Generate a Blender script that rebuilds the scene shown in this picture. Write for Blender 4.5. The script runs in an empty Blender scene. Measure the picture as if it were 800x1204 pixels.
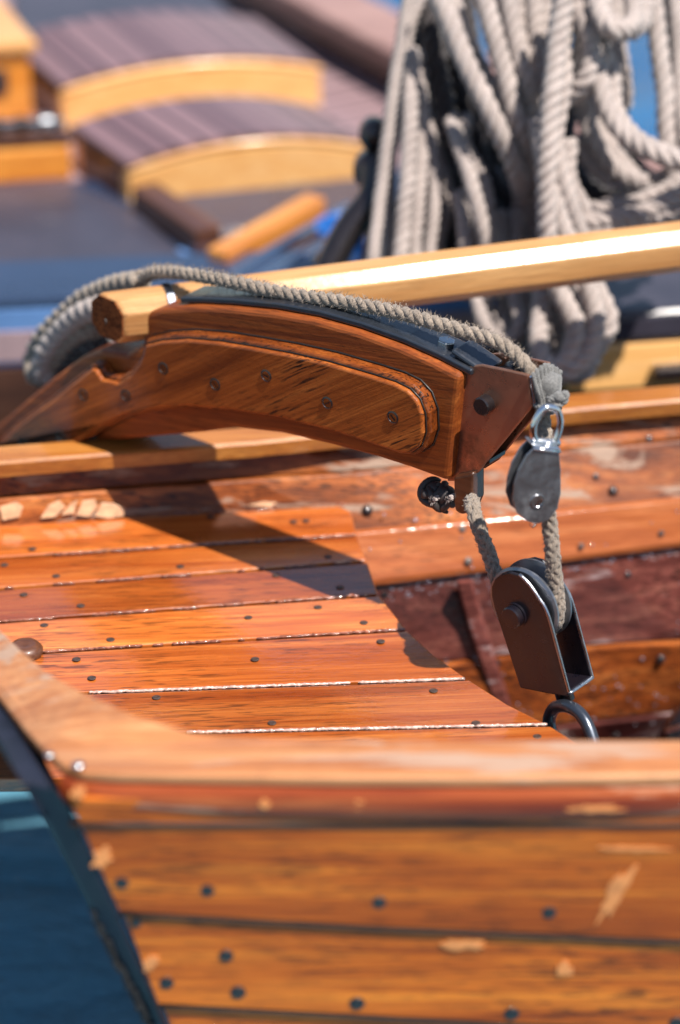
import bpy, bmesh, math, random
from mathutils import Vector as V, Matrix
random.seed(7)
R = math.radians
S = bpy.context.scene
C = bpy.context.collection

# ------------------------------------------------------------------ camera, sky, sun, exposure
PITCH, FPX, DIST = R(28.0), 3300.0, 3.30
FWD = V((0, math.cos(PITCH), -math.sin(PITCH)))
UPV = V((0, math.sin(PITCH), math.cos(PITCH)))
CAM = V((0, 0, 0.11)) - FWD * DIST
cd = bpy.data.cameras.new('camera'); co = bpy.data.objects.new('camera', cd); C.objects.link(co)
co.location = CAM; co.rotation_euler = (math.pi / 2 - PITCH, 0, 0)
cd.sensor_fit = 'HORIZONTAL'; cd.sensor_width = 24.0; cd.lens = FPX / 800 * 24.0
cd.clip_start = 0.05; cd.clip_end = 600
cd.dof.use_dof = True; cd.dof.focus_distance = 3.34; cd.dof.aperture_fstop = 1.6
S.camera = co
SUN_EL, SUN_AZ = R(62.5), R(135)          # azimuth clockwise from +Y
SUN = V((math.sin(SUN_AZ) * math.cos(SUN_EL), math.cos(SUN_AZ) * math.cos(SUN_EL), math.sin(SUN_EL)))
w = bpy.data.worlds.new('World'); S.world = w; w.use_nodes = True
nt = w.node_tree
sky = nt.nodes.new('ShaderNodeTexSky'); sky.sky_type = 'NISHITA'; sky.sun_disc = False
sky.sun_elevation = SUN_EL; sky.sun_rotation = SUN_AZ; sky.air_density = 1.2; sky.dust_density = 0.6
nt.links.new(sky.outputs[0], nt.nodes['Background'].inputs[0]); nt.nodes['Background'].inputs[1].default_value = 0.07
sl = bpy.data.lights.new('sun', 'SUN'); so = bpy.data.objects.new('sun', sl); C.objects.link(so)
sl.energy = 5.0; sl.angle = R(0.53); sl.color = (1.0, 0.93, 0.84)
so.rotation_euler = SUN.to_track_quat('Z', 'Y').to_euler()
S.view_settings.view_transform = 'Standard'; S.view_settings.look = 'None'
S.view_settings.exposure = 0.86; S.view_settings.gamma = 1.0
S.cycles.use_denoising = True
S.cycles.max_bounces = 8; S.cycles.glossy_bounces = 4

# ------------------------------------------------------------------ helpers
def ray(u, v):
    return FWD + V((1, 0, 0)) * ((u - 400) / FPX) + UPV * ((602 - v) / FPX)
def on_z(u, v, z):
    r = ray(u, v); return CAM + r * ((z - CAM.z) / r.z)
def on_y(u, v, y):
    r = ray(u, v); return CAM + r * ((y - CAM.y) / r.y)
def on_plane(u, v, p, n):
    r = ray(u, v); return CAM + r * ((p - CAM).dot(n) / r.dot(n))
def at_d(u, v, d):
    return CAM + ray(u, v) * d

W = {}
def tag(o, label=None, cat=None, group=None, kind=None):
    if label: o['label'] = label
    if cat: o['category'] = cat
    if group: o['group'] = group
    if kind: o['kind'] = kind
    return o
def place(o, M, parent=None):
    W[o] = M.copy()
    if parent:
        o.parent = parent; o.matrix_basis = W[parent].inverted() @ M
    else:
        o.matrix_basis = M
def thing(name, loc, label, cat, group=None):
    o = bpy.data.objects.new(name, None); C.objects.link(o); o.empty_display_size = .02
    place(o, Matrix.Translation(loc)); return tag(o, label, cat, group)
def frame(o, x, y, z):
    return Matrix(((x[0], y[0], z[0], o[0]), (x[1], y[1], z[1], o[1]), (x[2], y[2], z[2], o[2]), (0, 0, 0, 1)))

def catmull(pts, step):
    """resample a polyline as a Catmull-Rom curve at about step metres"""
    P = [V(p) for p in pts]
    if len(P) < 3:
        n = max(2, int((P[1] - P[0]).length / step)); return [P[0].lerp(P[1], i / n) for i in range(n + 1)]
    out = []
    E = [P[0] * 2 - P[1]] + P + [P[-1] * 2 - P[-2]]
    for i in range(1, len(E) - 2):
        a, b, c, d = E[i - 1], E[i], E[i + 1], E[i + 2]
        n = max(1, int((c - b).length / step))
        for k in range(n):
            t = k / n
            out.append(0.5 * ((2 * b) + (c - a) * t + (2 * a - 5 * b + 4 * c - d) * t * t + (3 * b - a - 3 * c + d) * t ** 3))
    out.append(P[-1]); return out
def frames(P):
    T = []
    for i in range(len(P)):
        t = P[min(i + 1, len(P) - 1)] - P[max(i - 1, 0)]
        T.append(t.normalized() if t.length > 1e-9 else (T[-1] if T else V((0, 0, 1))))
    a = T[0].cross(V((0.3, 0.2, 0.9)));
    if a.length < .1: a = T[0].cross(V((1, 0, 0)))
    a.normalize(); N = [a]
    for i in range(1, len(P)):
        n = N[-1] - T[i] * N[-1].dot(T[i]); n.normalize(); N.append(n)
    return T, N, [T[i].cross(N[i]) for i in range(len(P))]

class MB:
    def __init__(s): s.v = []; s.f = []; s.mi = []; s.cur = 0
    def add(s, vs, fs):
        b = len(s.v); s.v += [V(p) for p in vs]; s.f += [tuple(i + b for i in f) for f in fs]; s.mi += [s.cur] * len(fs); return s
    def box(s, c, sx, sy, sz, ax=None):
        ax = ax or (V((1, 0, 0)), V((0, 1, 0)), V((0, 0, 1))); c = V(c)
        vs = [c + ax[0] * sx * i / 2 + ax[1] * sy * j / 2 + ax[2] * sz * k / 2 for i in (-1, 1) for j in (-1, 1) for k in (-1, 1)]
        return s.add(vs, [(0, 1, 3, 2), (4, 6, 7, 5), (0, 4, 5, 1), (2, 3, 7, 6), (0, 2, 6, 4), (1, 5, 7, 3)])
    def prism(s, poly, off):
        n = len(poly); off = V(off)
        vs = [V(p) for p in poly] + [V(p) + off for p in poly]
        fs = [tuple(range(n))[::-1], tuple(range(n, 2 * n))] + [(i, (i + 1) % n, n + (i + 1) % n, n + i) for i in range(n)]
        return s.add(vs, fs)
    def loft(s, rings, closed=True, caps=True):
        n = len(rings[0]); vs = [p for r in rings for p in r]; fs = []
        for i in range(len(rings) - 1):
            for j in range(n if closed else n - 1):
                k = (j + 1) % n
                fs.append((i * n + j, i * n + k, (i + 1) * n + k, (i + 1) * n + j))
        if caps and closed:
            fs.append(tuple(range(n))[::-1]); fs.append(tuple(range((len(rings) - 1) * n, len(rings) * n)))
        return s.add(vs, fs)
    def tube(s, P, r, seg=10, caps=True):
        P = [V(p) for p in P]; T, N, B = frames(P)
        rr = r if hasattr(r, '__len__') else [r] * len(P)
        return s.loft([[P[i] + (N[i] * math.cos(2 * math.pi * j / seg) + B[i] * math.sin(2 * math.pi * j / seg)) * rr[i] for j in range(seg)] for i in range(len(P))], True, caps)
    def lathe(s, c, axis, prof, seg=32):
        """prof: (distance along axis, radius)"""
        c = V(c); axis = V(axis).normalized(); a = axis.cross(V((.31, .2, .93))).normalized(); b = axis.cross(a)
        return s.loft([[c + axis * h + (a * math.cos(2 * math.pi * j / seg) + b * math.sin(2 * math.pi * j / seg)) * max(r, 1e-5) for j in range(seg)] for h, r in prof])
    def build(s, name, mats, parent=None, M=None, smooth=None, bevel=0, bseg=2, sub=0, local=False):
        M = M or (W[parent] if parent else Matrix.Identity(4))
        Mi = M.inverted(); me = bpy.data.meshes.new(name)
        me.from_pydata([p if local else Mi @ p for p in s.v], [], s.f)
        bm = bmesh.new(); bm.from_mesh(me); bmesh.ops.recalc_face_normals(bm, faces=bm.faces); bm.to_mesh(me); bm.free()
        mats = mats if isinstance(mats, (list, tuple)) else [mats]
        for m in mats: me.materials.append(m)
        me.polygons.foreach_set('material_index', s.mi)
        o = bpy.data.objects.new(name, me); C.objects.link(o); place(o, M, parent)
        if smooth is not None:
            me.polygons.foreach_set('use_smooth', [True] * len(me.polygons))
            if smooth: me.set_sharp_from_angle(angle=R(smooth))
        if bevel:
            b = o.modifiers.new('bevel', 'BEVEL'); b.width = bevel; b.segments = bseg; b.limit_method = 'ANGLE'; b.angle_limit = R(28); b.use_clamp_overlap = True
        if sub:
            d = o.modifiers.new('sub', 'SUBSURF'); d.levels = d.render_levels = sub
        return o
def dup(o, M, parent):
    c = o.copy(); C.objects.link(c); place(c, M, parent); return c

# ------------------------------------------------------------------ materials
def lin(h):
    return tuple(((x / 255) / 12.92 if x / 255 < .04045 else ((x / 255 + .055) / 1.055) ** 2.4) for x in h) + (1,)
class NT:
    def __init__(s, name):
        s.m = bpy.data.materials.new(name); s.m.use_nodes = True; s.t = s.m.node_tree
        s.p = s.t.nodes['Principled BSDF']; s.co = s.t.nodes.new('ShaderNodeTexCoord')
    def n(s, typ, **k):
        x = s.t.nodes.new('ShaderNode' + typ)
        for a, b in k.items(): setattr(x, a, b)
        return x
    def l(s, a, b): s.t.links.new(a, b)
    def mapping(s, scale, rot=(0, 0, 0), loc=(0, 0, 0), src=None):
        if any(rot):
            q = s.n('Mapping'); s.l(src or s.co.outputs['Object'], q.inputs[0]); q.inputs['Rotation'].default_value = rot; src = q.outputs[0]; rot = (0, 0, 0)
        m = s.n('Mapping'); s.l(src or s.co.outputs['Object'], m.inputs[0])
        m.inputs['Scale'].default_value = scale; m.inputs['Rotation'].default_value = rot; m.inputs['Location'].default_value = loc
        return m.outputs[0]
    def noise(s, vec, scale=1, detail=6, rough=.6, dist=0):
        x = s.n('TexNoise'); s.l(vec, x.inputs['Vector'])
        x.inputs['Scale'].default_value = scale; x.inputs['Detail'].default_value = detail
        x.inputs['Roughness'].default_value = rough; x.inputs['Distortion'].default_value = dist
        return x.outputs[0]
    def ramp(s, fac, stops, interp='LINEAR'):
        x = s.n('ValToRGB'); s.l(fac, x.inputs[0]); x.color_ramp.interpolation = interp
        e = x.color_ramp.elements
        while len(e) < len(stops): e.new(.5)
        for k, (p, c) in enumerate(stops):
            e[k].position = p; e[k].color = c if hasattr(c, '__len__') else (c, c, c, 1)
        return x.outputs[0]
    def mix(s, fac, a, b, mode='MIX'):
        x = s.n('Mix', data_type='RGBA', blend_type=mode)
        for i, q in ((0, fac), (6, a), (7, b)):
            if hasattr(q, 'is_linked'): s.l(q, x.inputs[i])
            else: x.inputs[i].default_value = q
        return x.outputs[2]
    def math(s, op, a, b=0):
        x = s.n('Math', operation=op)
        for i, q in ((0, a), (1, b)):
            if hasattr(q, 'is_linked'): s.l(q, x.inputs[i])
            else: x.inputs[i].default_value = q
        return x.outputs[0]
    def set(s, **k):
        for a, b in k.items():
            i = s.p.inputs[a.replace('_', ' ')]
            if hasattr(b, 'is_linked'): s.l(b, i)
            else: i.default_value = b
        return s
    def bump(s, h, strength=.3, dist=.001):
        b = s.n('Bump'); s.l(h, b.inputs['Height']); b.inputs['Strength'].default_value = strength; b.inputs['Distance'].default_value = dist
        s.l(b.outputs[0], s.p.inputs['Normal']); return s

def wood(name, dark, mid, light, rot=(0, 0, 0), scale=1.0, rough=.38, coat=.7, coat_rough=.07, streak=.35, wear=0.0, wear_col=(.55, .4, .3, 1), bump=.35, mott=.35, spec=.4, coat_ior=1.5):
    """varnished wood, grain along local X"""
    s = NT(name)
    info = s.n('ObjectInfo')
    off = s.n('VectorMath', operation='SCALE'); s.l(info.outputs['Location'], off.inputs[0]); off.inputs['Scale'].default_value = 3.7
    rnd = s.n('CombineXYZ')
    rm = s.math('MULTIPLY', info.outputs['Random'], 9.0)
    for i in range(3): s.l(rm, rnd.inputs[i])
    av = s.n('VectorMath', operation='ADD'); s.l(s.co.outputs['Object'], av.inputs[0]); s.l(rnd.outputs[0], av.inputs[1])
    src = av.outputs[0]
    warp = s.noise(s.mapping((2.2 * scale, 9 * scale, 9 * scale), rot, src=src), 1, 3, .5)
    figure = s.noise(s.mapping((1.6 * scale, 42 * scale, 42 * scale), rot, src=src), 1, 7, .62, 1.1)
    fibre = s.noise(s.mapping((9 * scale, 330 * scale, 330 * scale), rot, src=src), 1, 4, .6, .3)
    pores = s.noise(s.mapping((26 * scale, 330 * scale, 330 * scale), rot, loc=(3, 1, 2), src=src), 1, 2, .5)
    blot = s.noise(s.mapping((5, 9, 9), rot, src=src), 1, 5, .6)
    col = s.ramp(figure, [(.30, dark), (.50, mid), (.70, light)])
    col = s.mix(s.ramp(fibre, [(.35, .55), (.6, 0.0)]), col, dark, 'MIX')
    col = s.mix(s.ramp(warp, [(.35, mott), (.65, 0)]), col, dark, 'MULTIPLY')
    tint = s.ramp(info.outputs['Random'], [(0, (.66, .58, .54, 1)), (.5, (.98, .93, .9, 1)), (1, (1.14, 1.12, 1.1, 1))])
    col = s.mix(1, col, tint, 'MULTIPLY')
    if streak:
        sm = s.math('MULTIPLY', s.ramp(pores, [(.54, 0), (.61, 1)]), s.ramp(blot, [(.40, 0), (.58, streak)]))
        col = s.mix(sm, col, (.012, .006, .004, 1))
    if wear:
        wn = s.noise(s.mapping((3.2, 26, 26), rot, loc=(5, 5, 5), src=src), 1, 8, .66, .5)
        wm = s.ramp(wn, [(.60 - wear * .2, 0), (.66 - wear * .2, 1)])
        col = s.mix(wm, col, s.mix(fibre, wear_col, tuple(c * .55 for c in wear_col[:3]) + (1,)))
        s.set(Roughness=s.ramp(wm, [(0, rough), (1, .75)]), Coat_Weight=s.ramp(wm, [(0, coat), (1, .1)]))
    else:
        s.set(Roughness=s.ramp(blot, [(.3, rough * .8), (.7, rough * 1.3)]), Coat_Weight=coat)
    orange = s.noise(s.mapping((90, 160, 160), rot), 1, 3, .6)
    h = s.math('ADD', s.math('MULTIPLY', fibre, .5), s.math('MULTIPLY', orange, .6))
    s.set(Base_Color=col, Coat_Roughness=coat_rough, Coat_IOR=coat_ior)
    s.p.inputs['Specular IOR Level'].default_value = spec
    s.bump(h, bump, .0012)
    # a calmer skin of varnish over the grain
    b2 = s.n('Bump'); s.l(orange, b2.inputs['Height']); b2.inputs['Strength'].default_value = bump * .6; b2.inputs['Distance'].default_value = .0012
    s.l(b2.outputs[0], s.p.inputs['Coat Normal'])
    return s.m

def metal(name, col, rough=.3, metallic=1.0, spots=(.1, .07, .05, 1), amount=.3, bump=.15, coat=0):
    s = NT(name)
    a = s.noise(s.mapping((60, 60, 60)), 1, 8, .65); b = s.noise(s.mapping((9, 9, 9)), 1, 5, .6)
    m = s.math('MULTIPLY', s.ramp(b, [(.45, 0), (.62, 1)]), s.ramp(a, [(.4, 0), (.7, amount)]))
    s.set(Base_Color=s.mix(m, col, spots), Metallic=metallic, Roughness=s.ramp(a, [(.3, rough * .7), (.75, rough * 1.6)]), Coat_Weight=coat, Coat_Roughness=.12)
    s.bump(a, bump, .0006); return s.m

def rope_mat(name, a, b, rough=.9):
    s = NT(name)
    n1 = s.noise(s.mapping((420, 420, 420)), 1, 4, .7); n2 = s.noise(s.mapping((22, 22, 22)), 1, 4, .6)
    c = s.mix(s.ramp(n1, [(.3, 0), (.72, 1)]), a, b)
    c = s.mix(s.ramp(n2, [(.35, .35), (.65, 0)]), c, tuple(x * .55 for x in a[:3]) + (1,))
    s.set(Base_Color=c, Roughness=rough, Sheen_Weight=.25, Sheen_Roughness=.5)
    s.p.inputs['Specular IOR Level'].default_value = .15
    s.bump(n1, .7, .0012); return s.m

def plain(name, col, rough=.5, var=.25, coat=0, scale=14, metallic=0, stretch=(1, 1, 1)):
    s = NT(name)
    n1 = s.noise(s.mapping(tuple(scale * x for x in stretch)), 1, 7, .62)
    s.set(Base_Color=s.mix(s.ramp(n1, [(.3, 0), (.7, 1)]), tuple(c * (1 - var) for c in col[:3]) + (1,), tuple(min(1, c * (1 + var)) for c in col[:3]) + (1,)),
          Roughness=s.ramp(n1, [(.3, rough * .8), (.7, min(1, rough * 1.2))]), Coat_Weight=coat, Metallic=metallic)
    s.bump(s.noise(s.mapping(tuple(scale * 12 * x for x in stretch)), 1, 4, .6), .15, .001); return s.m

m_seat = wood('varnished seat planks', (.30, .062, .010, 1), (.51, .145, .026, 1), (.70, .265, .06, 1), streak=.6, rough=.26, coat=1.0, coat_ior=1.8, coat_rough=.09, mott=.45)
m_hull = wood('varnished hull planks', (.24, .042, .004, 1), (.58, .145, .012, 1), (.78, .26, .028, 1), scale=.9, streak=.7, coat=.22, spec=.2, mott=.4)
m_inner = wood('worn inner planks', (.10, .022, .006, 1), (.40, .115, .026, 1), (.58, .22, .065, 1), streak=.8, wear=.30, wear_col=(.36, .25, .19, 1), coat=.2, mott=.7, spec=.15)
m_salmon = wood('salmon riser wood', (.26, .07, .022, 1), (.48, .155, .052, 1), (.62, .25, .10, 1), streak=.6, coat=.2, spec=.15, mott=.3)
m_wine = wood('wine stained planks', (.06, .015, .014, 1), (.21, .065, .055, 1), (.38, .15, .115, 1), streak=.7, wear=.16, wear_col=(.40, .29, .29, 1), rough=.6, coat=.6, coat_rough=.12, bump=1.0, spec=.06)
m_orange = wood('orange bilge planks', (.07, .016, .006, 1), (.34, .085, .016, 1), (.52, .18, .045, 1), streak=.8, mott=.8, rough=.7, coat=.16, coat_rough=.05, bump=1.0, spec=.06)
m_rail = wood('bleached rail top', (.26, .085, .028, 1), (.44, .195, .075, 1), (.58, .32, .15, 1), streak=.25, rough=.45, coat=.3, coat_rough=.15, mott=.4, wear=.36, wear_col=(.43, .28, .20, 1))
m_rub = wood('red brown rubbing strake', (.20, .030, .009, 1), (.38, .08, .02, 1), (.50, .15, .045, 1), streak=.2, coat=.35, spec=.2, wear=.06, wear_col=(.6, .34, .22, 1))
m_inwale = wood('honey inwale', (.36, .12, .018, 1), (.58, .25, .045, 1), (.74, .40, .11, 1), streak=.2, coat=.7)
m_arm = wood('davit arm oak', (.14, .032, .008, 1), (.28, .072, .014, 1), (.42, .13, .027, 1), streak=.4, rot=(0, R(9), 0), coat=.25, rough=.5, spec=.2, coat_rough=.12, bump=.5)
m_cheek = wood('davit cheek oak', (.15, .036, .007, 1), (.31, .084, .016, 1), (.45, .145, .030, 1), streak=1.0, rot=(0, R(33), 0), coat=.4, spec=.15, coat_rough=.14, bump=.55)
m_pole = wood('pale varnished spar', (.40, .19, .06, 1), (.60, .345, .14, 1), (.74, .49, .23, 1), streak=.2, coat=.45, coat_rough=.2, spec=.3, rough=.38, scale=.7, mott=.25, bump=.5)
m_yellow = wood('yellow varnished hatch wood', (.74, .38, .12, 1), (.90, .54, .20, 1), (.95, .64, .30, 1), streak=.05, coat=.8, coat_rough=.14, scale=.6, mott=.15)
m_deepyel = wood('amber varnished wood', (.50, .17, .02, 1), (.68, .28, .04, 1), (.78, .38, .085, 1), streak=.05, coat=.7, coat_rough=.12, scale=.6, mott=.2)
m_brown = wood('dark brown beam', (.05, .018, .009, 1), (.11, .042, .02, 1), (.17, .07, .036, 1), streak=.1, coat=.6)
m_iron = metal('painted iron strap', (.05, .06, .08, 1), .34, .7, amount=.5, coat=.5)
m_cap = metal('iron head cheek', (.33, .155, .10, 1), .3, .7, spots=(.035, .022, .018, 1), amount=.9, coat=.45)
m_blackiron = metal('blackened iron', (.028, .022, .024, 1), .3, .6, spots=(.07, .035, .025, 1), amount=.5, coat=.6)
m_block = metal('dark bronze block', (.006, .005, .009, 1), .30, .0, spots=(.035, .015, .012, 1), amount=.5, coat=.35)
m_steel = metal('worn steel', (.50, .52, .55, 1), .27, 1, spots=(.2, .2, .22, 1), amount=.5)
m_greysteel = metal('scuffed grey steel', (.24, .25, .28, 1), .36, .9, spots=(.5, .5, .52, 1), amount=.7)
m_bright = metal('polished steel', (.72, .73, .76, 1), .12, 1, amount=.15)
m_rope = rope_mat('weathered hemp rope', (.15, .12, .097, 1), (.36, .295, .24, 1))
m_rope2 = rope_mat('pale hanging rope', (.25, .205, .19, 1), (.49, .425, .40, 1))
m_shaderope = rope_mat('dark shaded rope', (.018, .015, .017, 1), (.06, .05, .05, 1), .6)  # dark colour stands for strands lying in the others' shade
m_cord = rope_mat('grey lashing cord', (.08, .08, .08, 1), (.24, .235, .23, 1))
m_tape = plain('black tape', (.040, .033, .033, 1), .6, .4, scale=80)
m_navy = plain('navy painted transom', (.006, .008, .020, 1), .55, .5, coat=.05, scale=26, stretch=(1, 1, .3))
m_caulk = plain('glossy seam caulking', (.50, .34, .29, 1), .12, .6, coat=1, scale=110)
m_caulkred = plain('reddish seam varnish', (.20, .07, .04, 1), .10, .6, coat=1, scale=130)
m_hole = plain('dark screw hole', (.012, .008, .007, 1), .45, .3, scale=90)
m_stud = plain('dull bronze screw', (.05, .032, .026, 1), .4, .7, scale=300, coat=.3)
m_gap = plain('black seam compound', (.012, .009, .010, 1), .35, .3)
m_flake = plain('bare wood flakes', (.52, .30, .17, 1), .45, .3, coat=.3, scale=90)
m_weed = plain('dried weed', (.004, .005, .007, 1), .95, .4, scale=60)
m_slate = plain('slate painted panel', (.042, .039, .056, 1), .38, .25, coat=.2, scale=7)
m_bluetub = plain('blue plastic', (.02, .12, .42, 1), .3, .15, coat=.4)
m_lump = plain('glossy black', (.012, .010, .013, 1), .35, .5, coat=.3, scale=30)
m_lightblue = plain('pale blue sheen', (.10, .20, .42, 1), .3, .2, coat=.5, scale=5)
m_hullpaint = plain('navy hull paint', (.02, .035, .075, 1), .3, .2, coat=.6, scale=4)

def slat_mat(name, a, b, gap, ang, pitch):
    s = NT(name)
    mp = s.mapping((1, 1, 1), (0, 0, ang))
    x = s.n('SeparateXYZ'); s.l(mp, x.inputs[0])
    fr = s.math('FRACT', s.math('DIVIDE', x.outputs[0], pitch))
    idn = s.n('TexWhiteNoise', noise_dimensions='1D'); s.l(s.math('FLOOR', s.math('DIVIDE', x.outputs[0], pitch)), idn.inputs['W'])
    seam = s.ramp(fr, [(.0, 1), (.10, 1), (.14, 0), (.90, 0), (.95, 1)])
    gr = s.noise(s.mapping((160, 6, 6), (0, 0, ang)), 1, 5, .6)
    c = s.mix(idn.outputs[0], a, b); c = s.mix(s.math('MULTIPLY', gr, .6), c, tuple(q * .6 for q in a[:3]) + (1,))
    s.set(Base_Color=s.mix(seam, c, gap), Roughness=.36, Coat_Weight=.3, Coat_Roughness=.2); s.bump(gr, .2, .001); return s.m
m_deck = slat_mat('mauve weathered deck', (.30, .20, .215, 1), (.42, .29, .30, 1), (.07, .05, .055, 1), R(60), .07)
m_slats = slat_mat('dark slatted hatch top', (.15, .085, .095, 1), (.25, .15, .16, 1), (.02, .010, .014, 1), R(0), .046)

def water_mat():
    s = NT('sea water')
    n1 = s.noise(s.mapping((1.3, 2.6, 1)), 1, 6, .6, .4); n2 = s.noise(s.mapping((7, 12, 1)), 1, 5, .6, .5)
    h = s.math('ADD', s.math('MULTIPLY', n1, 1), s.math('MULTIPLY', n2, .22))
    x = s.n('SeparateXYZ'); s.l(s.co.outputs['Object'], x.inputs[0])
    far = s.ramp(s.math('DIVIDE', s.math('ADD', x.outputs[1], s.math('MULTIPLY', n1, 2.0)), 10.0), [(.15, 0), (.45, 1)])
    near_c = s.ramp(n1, [(.38, (.06, .19, .27, 1)), (.62, (.12, .28, .36, 1))]); far_c = s.ramp(n1, [(.3, (.008, .06, .17, 1)), (.7, (.016, .11, .26, 1))])  # near colour lightened against the dinghy's shadow, far colour darkened against the sun
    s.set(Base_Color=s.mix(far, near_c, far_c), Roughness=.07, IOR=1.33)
    s.bump(h, .6, .2); return s.m
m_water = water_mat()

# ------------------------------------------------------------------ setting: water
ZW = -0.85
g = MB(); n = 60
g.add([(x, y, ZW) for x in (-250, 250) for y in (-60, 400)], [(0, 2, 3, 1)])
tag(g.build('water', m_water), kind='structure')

# ------------------------------------------------------------------ the ship behind
ZD = -0.15
ship = thing('sailing_ship', (0, 2, ZD), 'blurred sailing ship behind the dinghy, mauve plank deck with slate blue panels', 'ship')
rb0, rb1 = on_z(300, 18, ZD), on_z(455, 104, ZD)
rdir = (rb1 - rb0).normalized(); rn = V((rdir.y, -rdir.x, 0)).normalized()   # rn points outward?
if rn.x < 0: rn = -rn
pa = rb0 - rdir * 6.0; pb = rb0 + rdir * ((rb0.y - 1.32) / -rdir.y)
deck_poly = [pa, pb, V((pb.x + .1, 1.22, ZD)), V((-5, .60, ZD)), V((-7, 3, ZD))]
g = MB(); g.prism([p + V((0, 0, -.05)) for p in deck_poly], (0, 0, .05)); g.build('deck', m_deck, ship)
g = MB(); g.prism([p + V((0, 0, -1.3)) for p in [pa + rn * .03, pb + rn * .03, deck_poly[2] + V((-.2, .45, 0)), deck_poly[3] + V((0, .45, 0)), deck_poly[4]]], (0, 0, 1.248))
g.build('hull', m_hullpaint, ship)
g = MB(); c0, c1 = pa + rn * .02, pb + rn * .02
g.prism([c0 - rn * .02, c1 - rn * .02, c1 + rn * .02, c0 + rn * .02], (0, 0, .07)); bul = g.build('bulwark', m_brown, ship)
g = MB(); up = V((0, 0, .07))
g.prism([c0 - rn * .05 + up, c1 - rn * .05 + up, c1 + rn * .09 + up, c0 + rn * .09 + up], (0, 0, .03))
m_mauverail = wood('mauve rail wood', (.25, .14, .12, 1), (.38, .24, .21, 1), (.48, .32, .29, 1), coat=.4)
g.build('cap_rail', m_mauverail, bul, bevel=.008)
# near edge of the deck: navy waterway and a wooden edge beam
e0, e1 = V((-5, .62, ZD)), V((pb.x, 1.22, ZD)); ed = (e1 - e0).normalized(); en = V((-ed.y, ed.x, 0))
g = MB(); g.prism([e0, e1, e1 + en * .16, e0 + en * .16], (0, 0, .05)); g.build('edge_beam', m_hullpaint, ship, bevel=.006)
q0, q1 = e0 - en * .008, e1 - en * .008
g = MB(); g.prism([q0 - V((0, 0, .06)), q1 - V((0, 0, .06)), q1 + V((0, 0, .035)), q0 + V((0, 0, .035))], en * .005); g.build('sheen_board', m_lightblue, ship)  # added board, its blue imitating glimpsed water and sheen on the hull
g = MB(); g.prism([q0 - V((0, 0, .20)), q1 - V((0, 0, .20)), q1 - V((0, 0, .062)), q0 - V((0, 0, .062))], en * .03); g.build('fender_rail', m_brown, ship, bevel=.004)
g = MB(); g.prism([e0 + en * .165, e1 + en * .165, e1 + en * .27, e0 + en * .27], (0, 0, .012)); g.build('sheen_stripe', m_lightblue, ship)  # blue strip added for the same sheen
g = MB(); g.prism([e0 + en * .275, e1 + en * .275, e1 + en * .60, e0 + en * .60], (0, 0, .010)); g.build('waterway', m_hullpaint, ship)

def arched_hatch(label, A, B, Bk, h, crown, front_mat, top_mat, group):
    """A,B bottom corners of the front, Bk vector towards the back"""
    t = thing('deck_hatch', A, label, 'hatch', group)
    ex = (B - A); L = ex.length; ex.normalize(); N = 16
    up = V((0, 0, 1))
    def arc(i): x = i / N; return A + ex * L * x + up * (h + crown * (1 - (2 * x - 1) ** 2))
    th = Bk.normalized() * .03
    g = MB(); g.prism([A, B] + [arc(i) for i in range(N, -1, -1)], th); g.build('front_board', front_mat, t, bevel=.004)
    g = MB(); g.prism([A + Bk, B + Bk] + [arc(i) + Bk for i in range(N, -1, -1)], th * -1); g.build('back_board', front_mat, t)
    for P in (A, B):
        g = MB(); q = ex * (.02 if P is A else -.02); g.prism([P + th, P + q + th, P + q + Bk - th, P + Bk - th], (0, 0, h)); g.build('side_board', m_brown, t)
    g = MB(); lo = .004; ov = Bk.normalized() * .012
    rings = []
    for (base, ) in ((-ov + ov * 2,), (Bk + ov,)):
        rings.append([arc(i) + base + up * lo for i in range(N + 1)] + [arc(i) + base + up * (lo + .014) for i in range(N, -1, -1)])
    tg = MB(); tg.tube([arc(i) + up * .007 + Bk.normalized() * .003 for i in range(N + 1)], .005, 8); tg.build('edge_trim', front_mat, t, smooth=0)
    for f in (.22, .78):
        hg = MB(); hg.box(A + ex * L * f + up * (h + crown * (1 - (2 * f - 1) ** 2) - .004) + Bk * 1.02, .05, .03, .03, (ex, Bk.normalized(), up)); hg.build('hinge', m_iron, t, bevel=.003)
    a = math.atan2(ex.y, ex.x)
    M = Matrix.Translation(A) @ Matrix.Rotation(math.atan2(Bk.y, Bk.x) - math.pi / 2, 4, 'Z')
    g.loft(rings); g.build('slatted_top', top_mat, t, M=M)
    return t
A, B = on_z(152, 243, ZD), on_z(436, 214, ZD)
arched_hatch('nearer of two arched hatches, dark slatted top and pale yellow varnished front', A, B, V((-.11, .19, 0)), .056, .032, m_yellow, m_slats, 'arched deck hatches')
A, B = on_z(74, 152, ZD), on_z(378, 124, ZD)
arched_hatch('farther arched hatch beside the varnished box, dark slatted top, yellow front', A, B, V((-.125, .265, 0)), .063, .032, m_yellow, m_slats, 'arched deck hatches')
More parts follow.
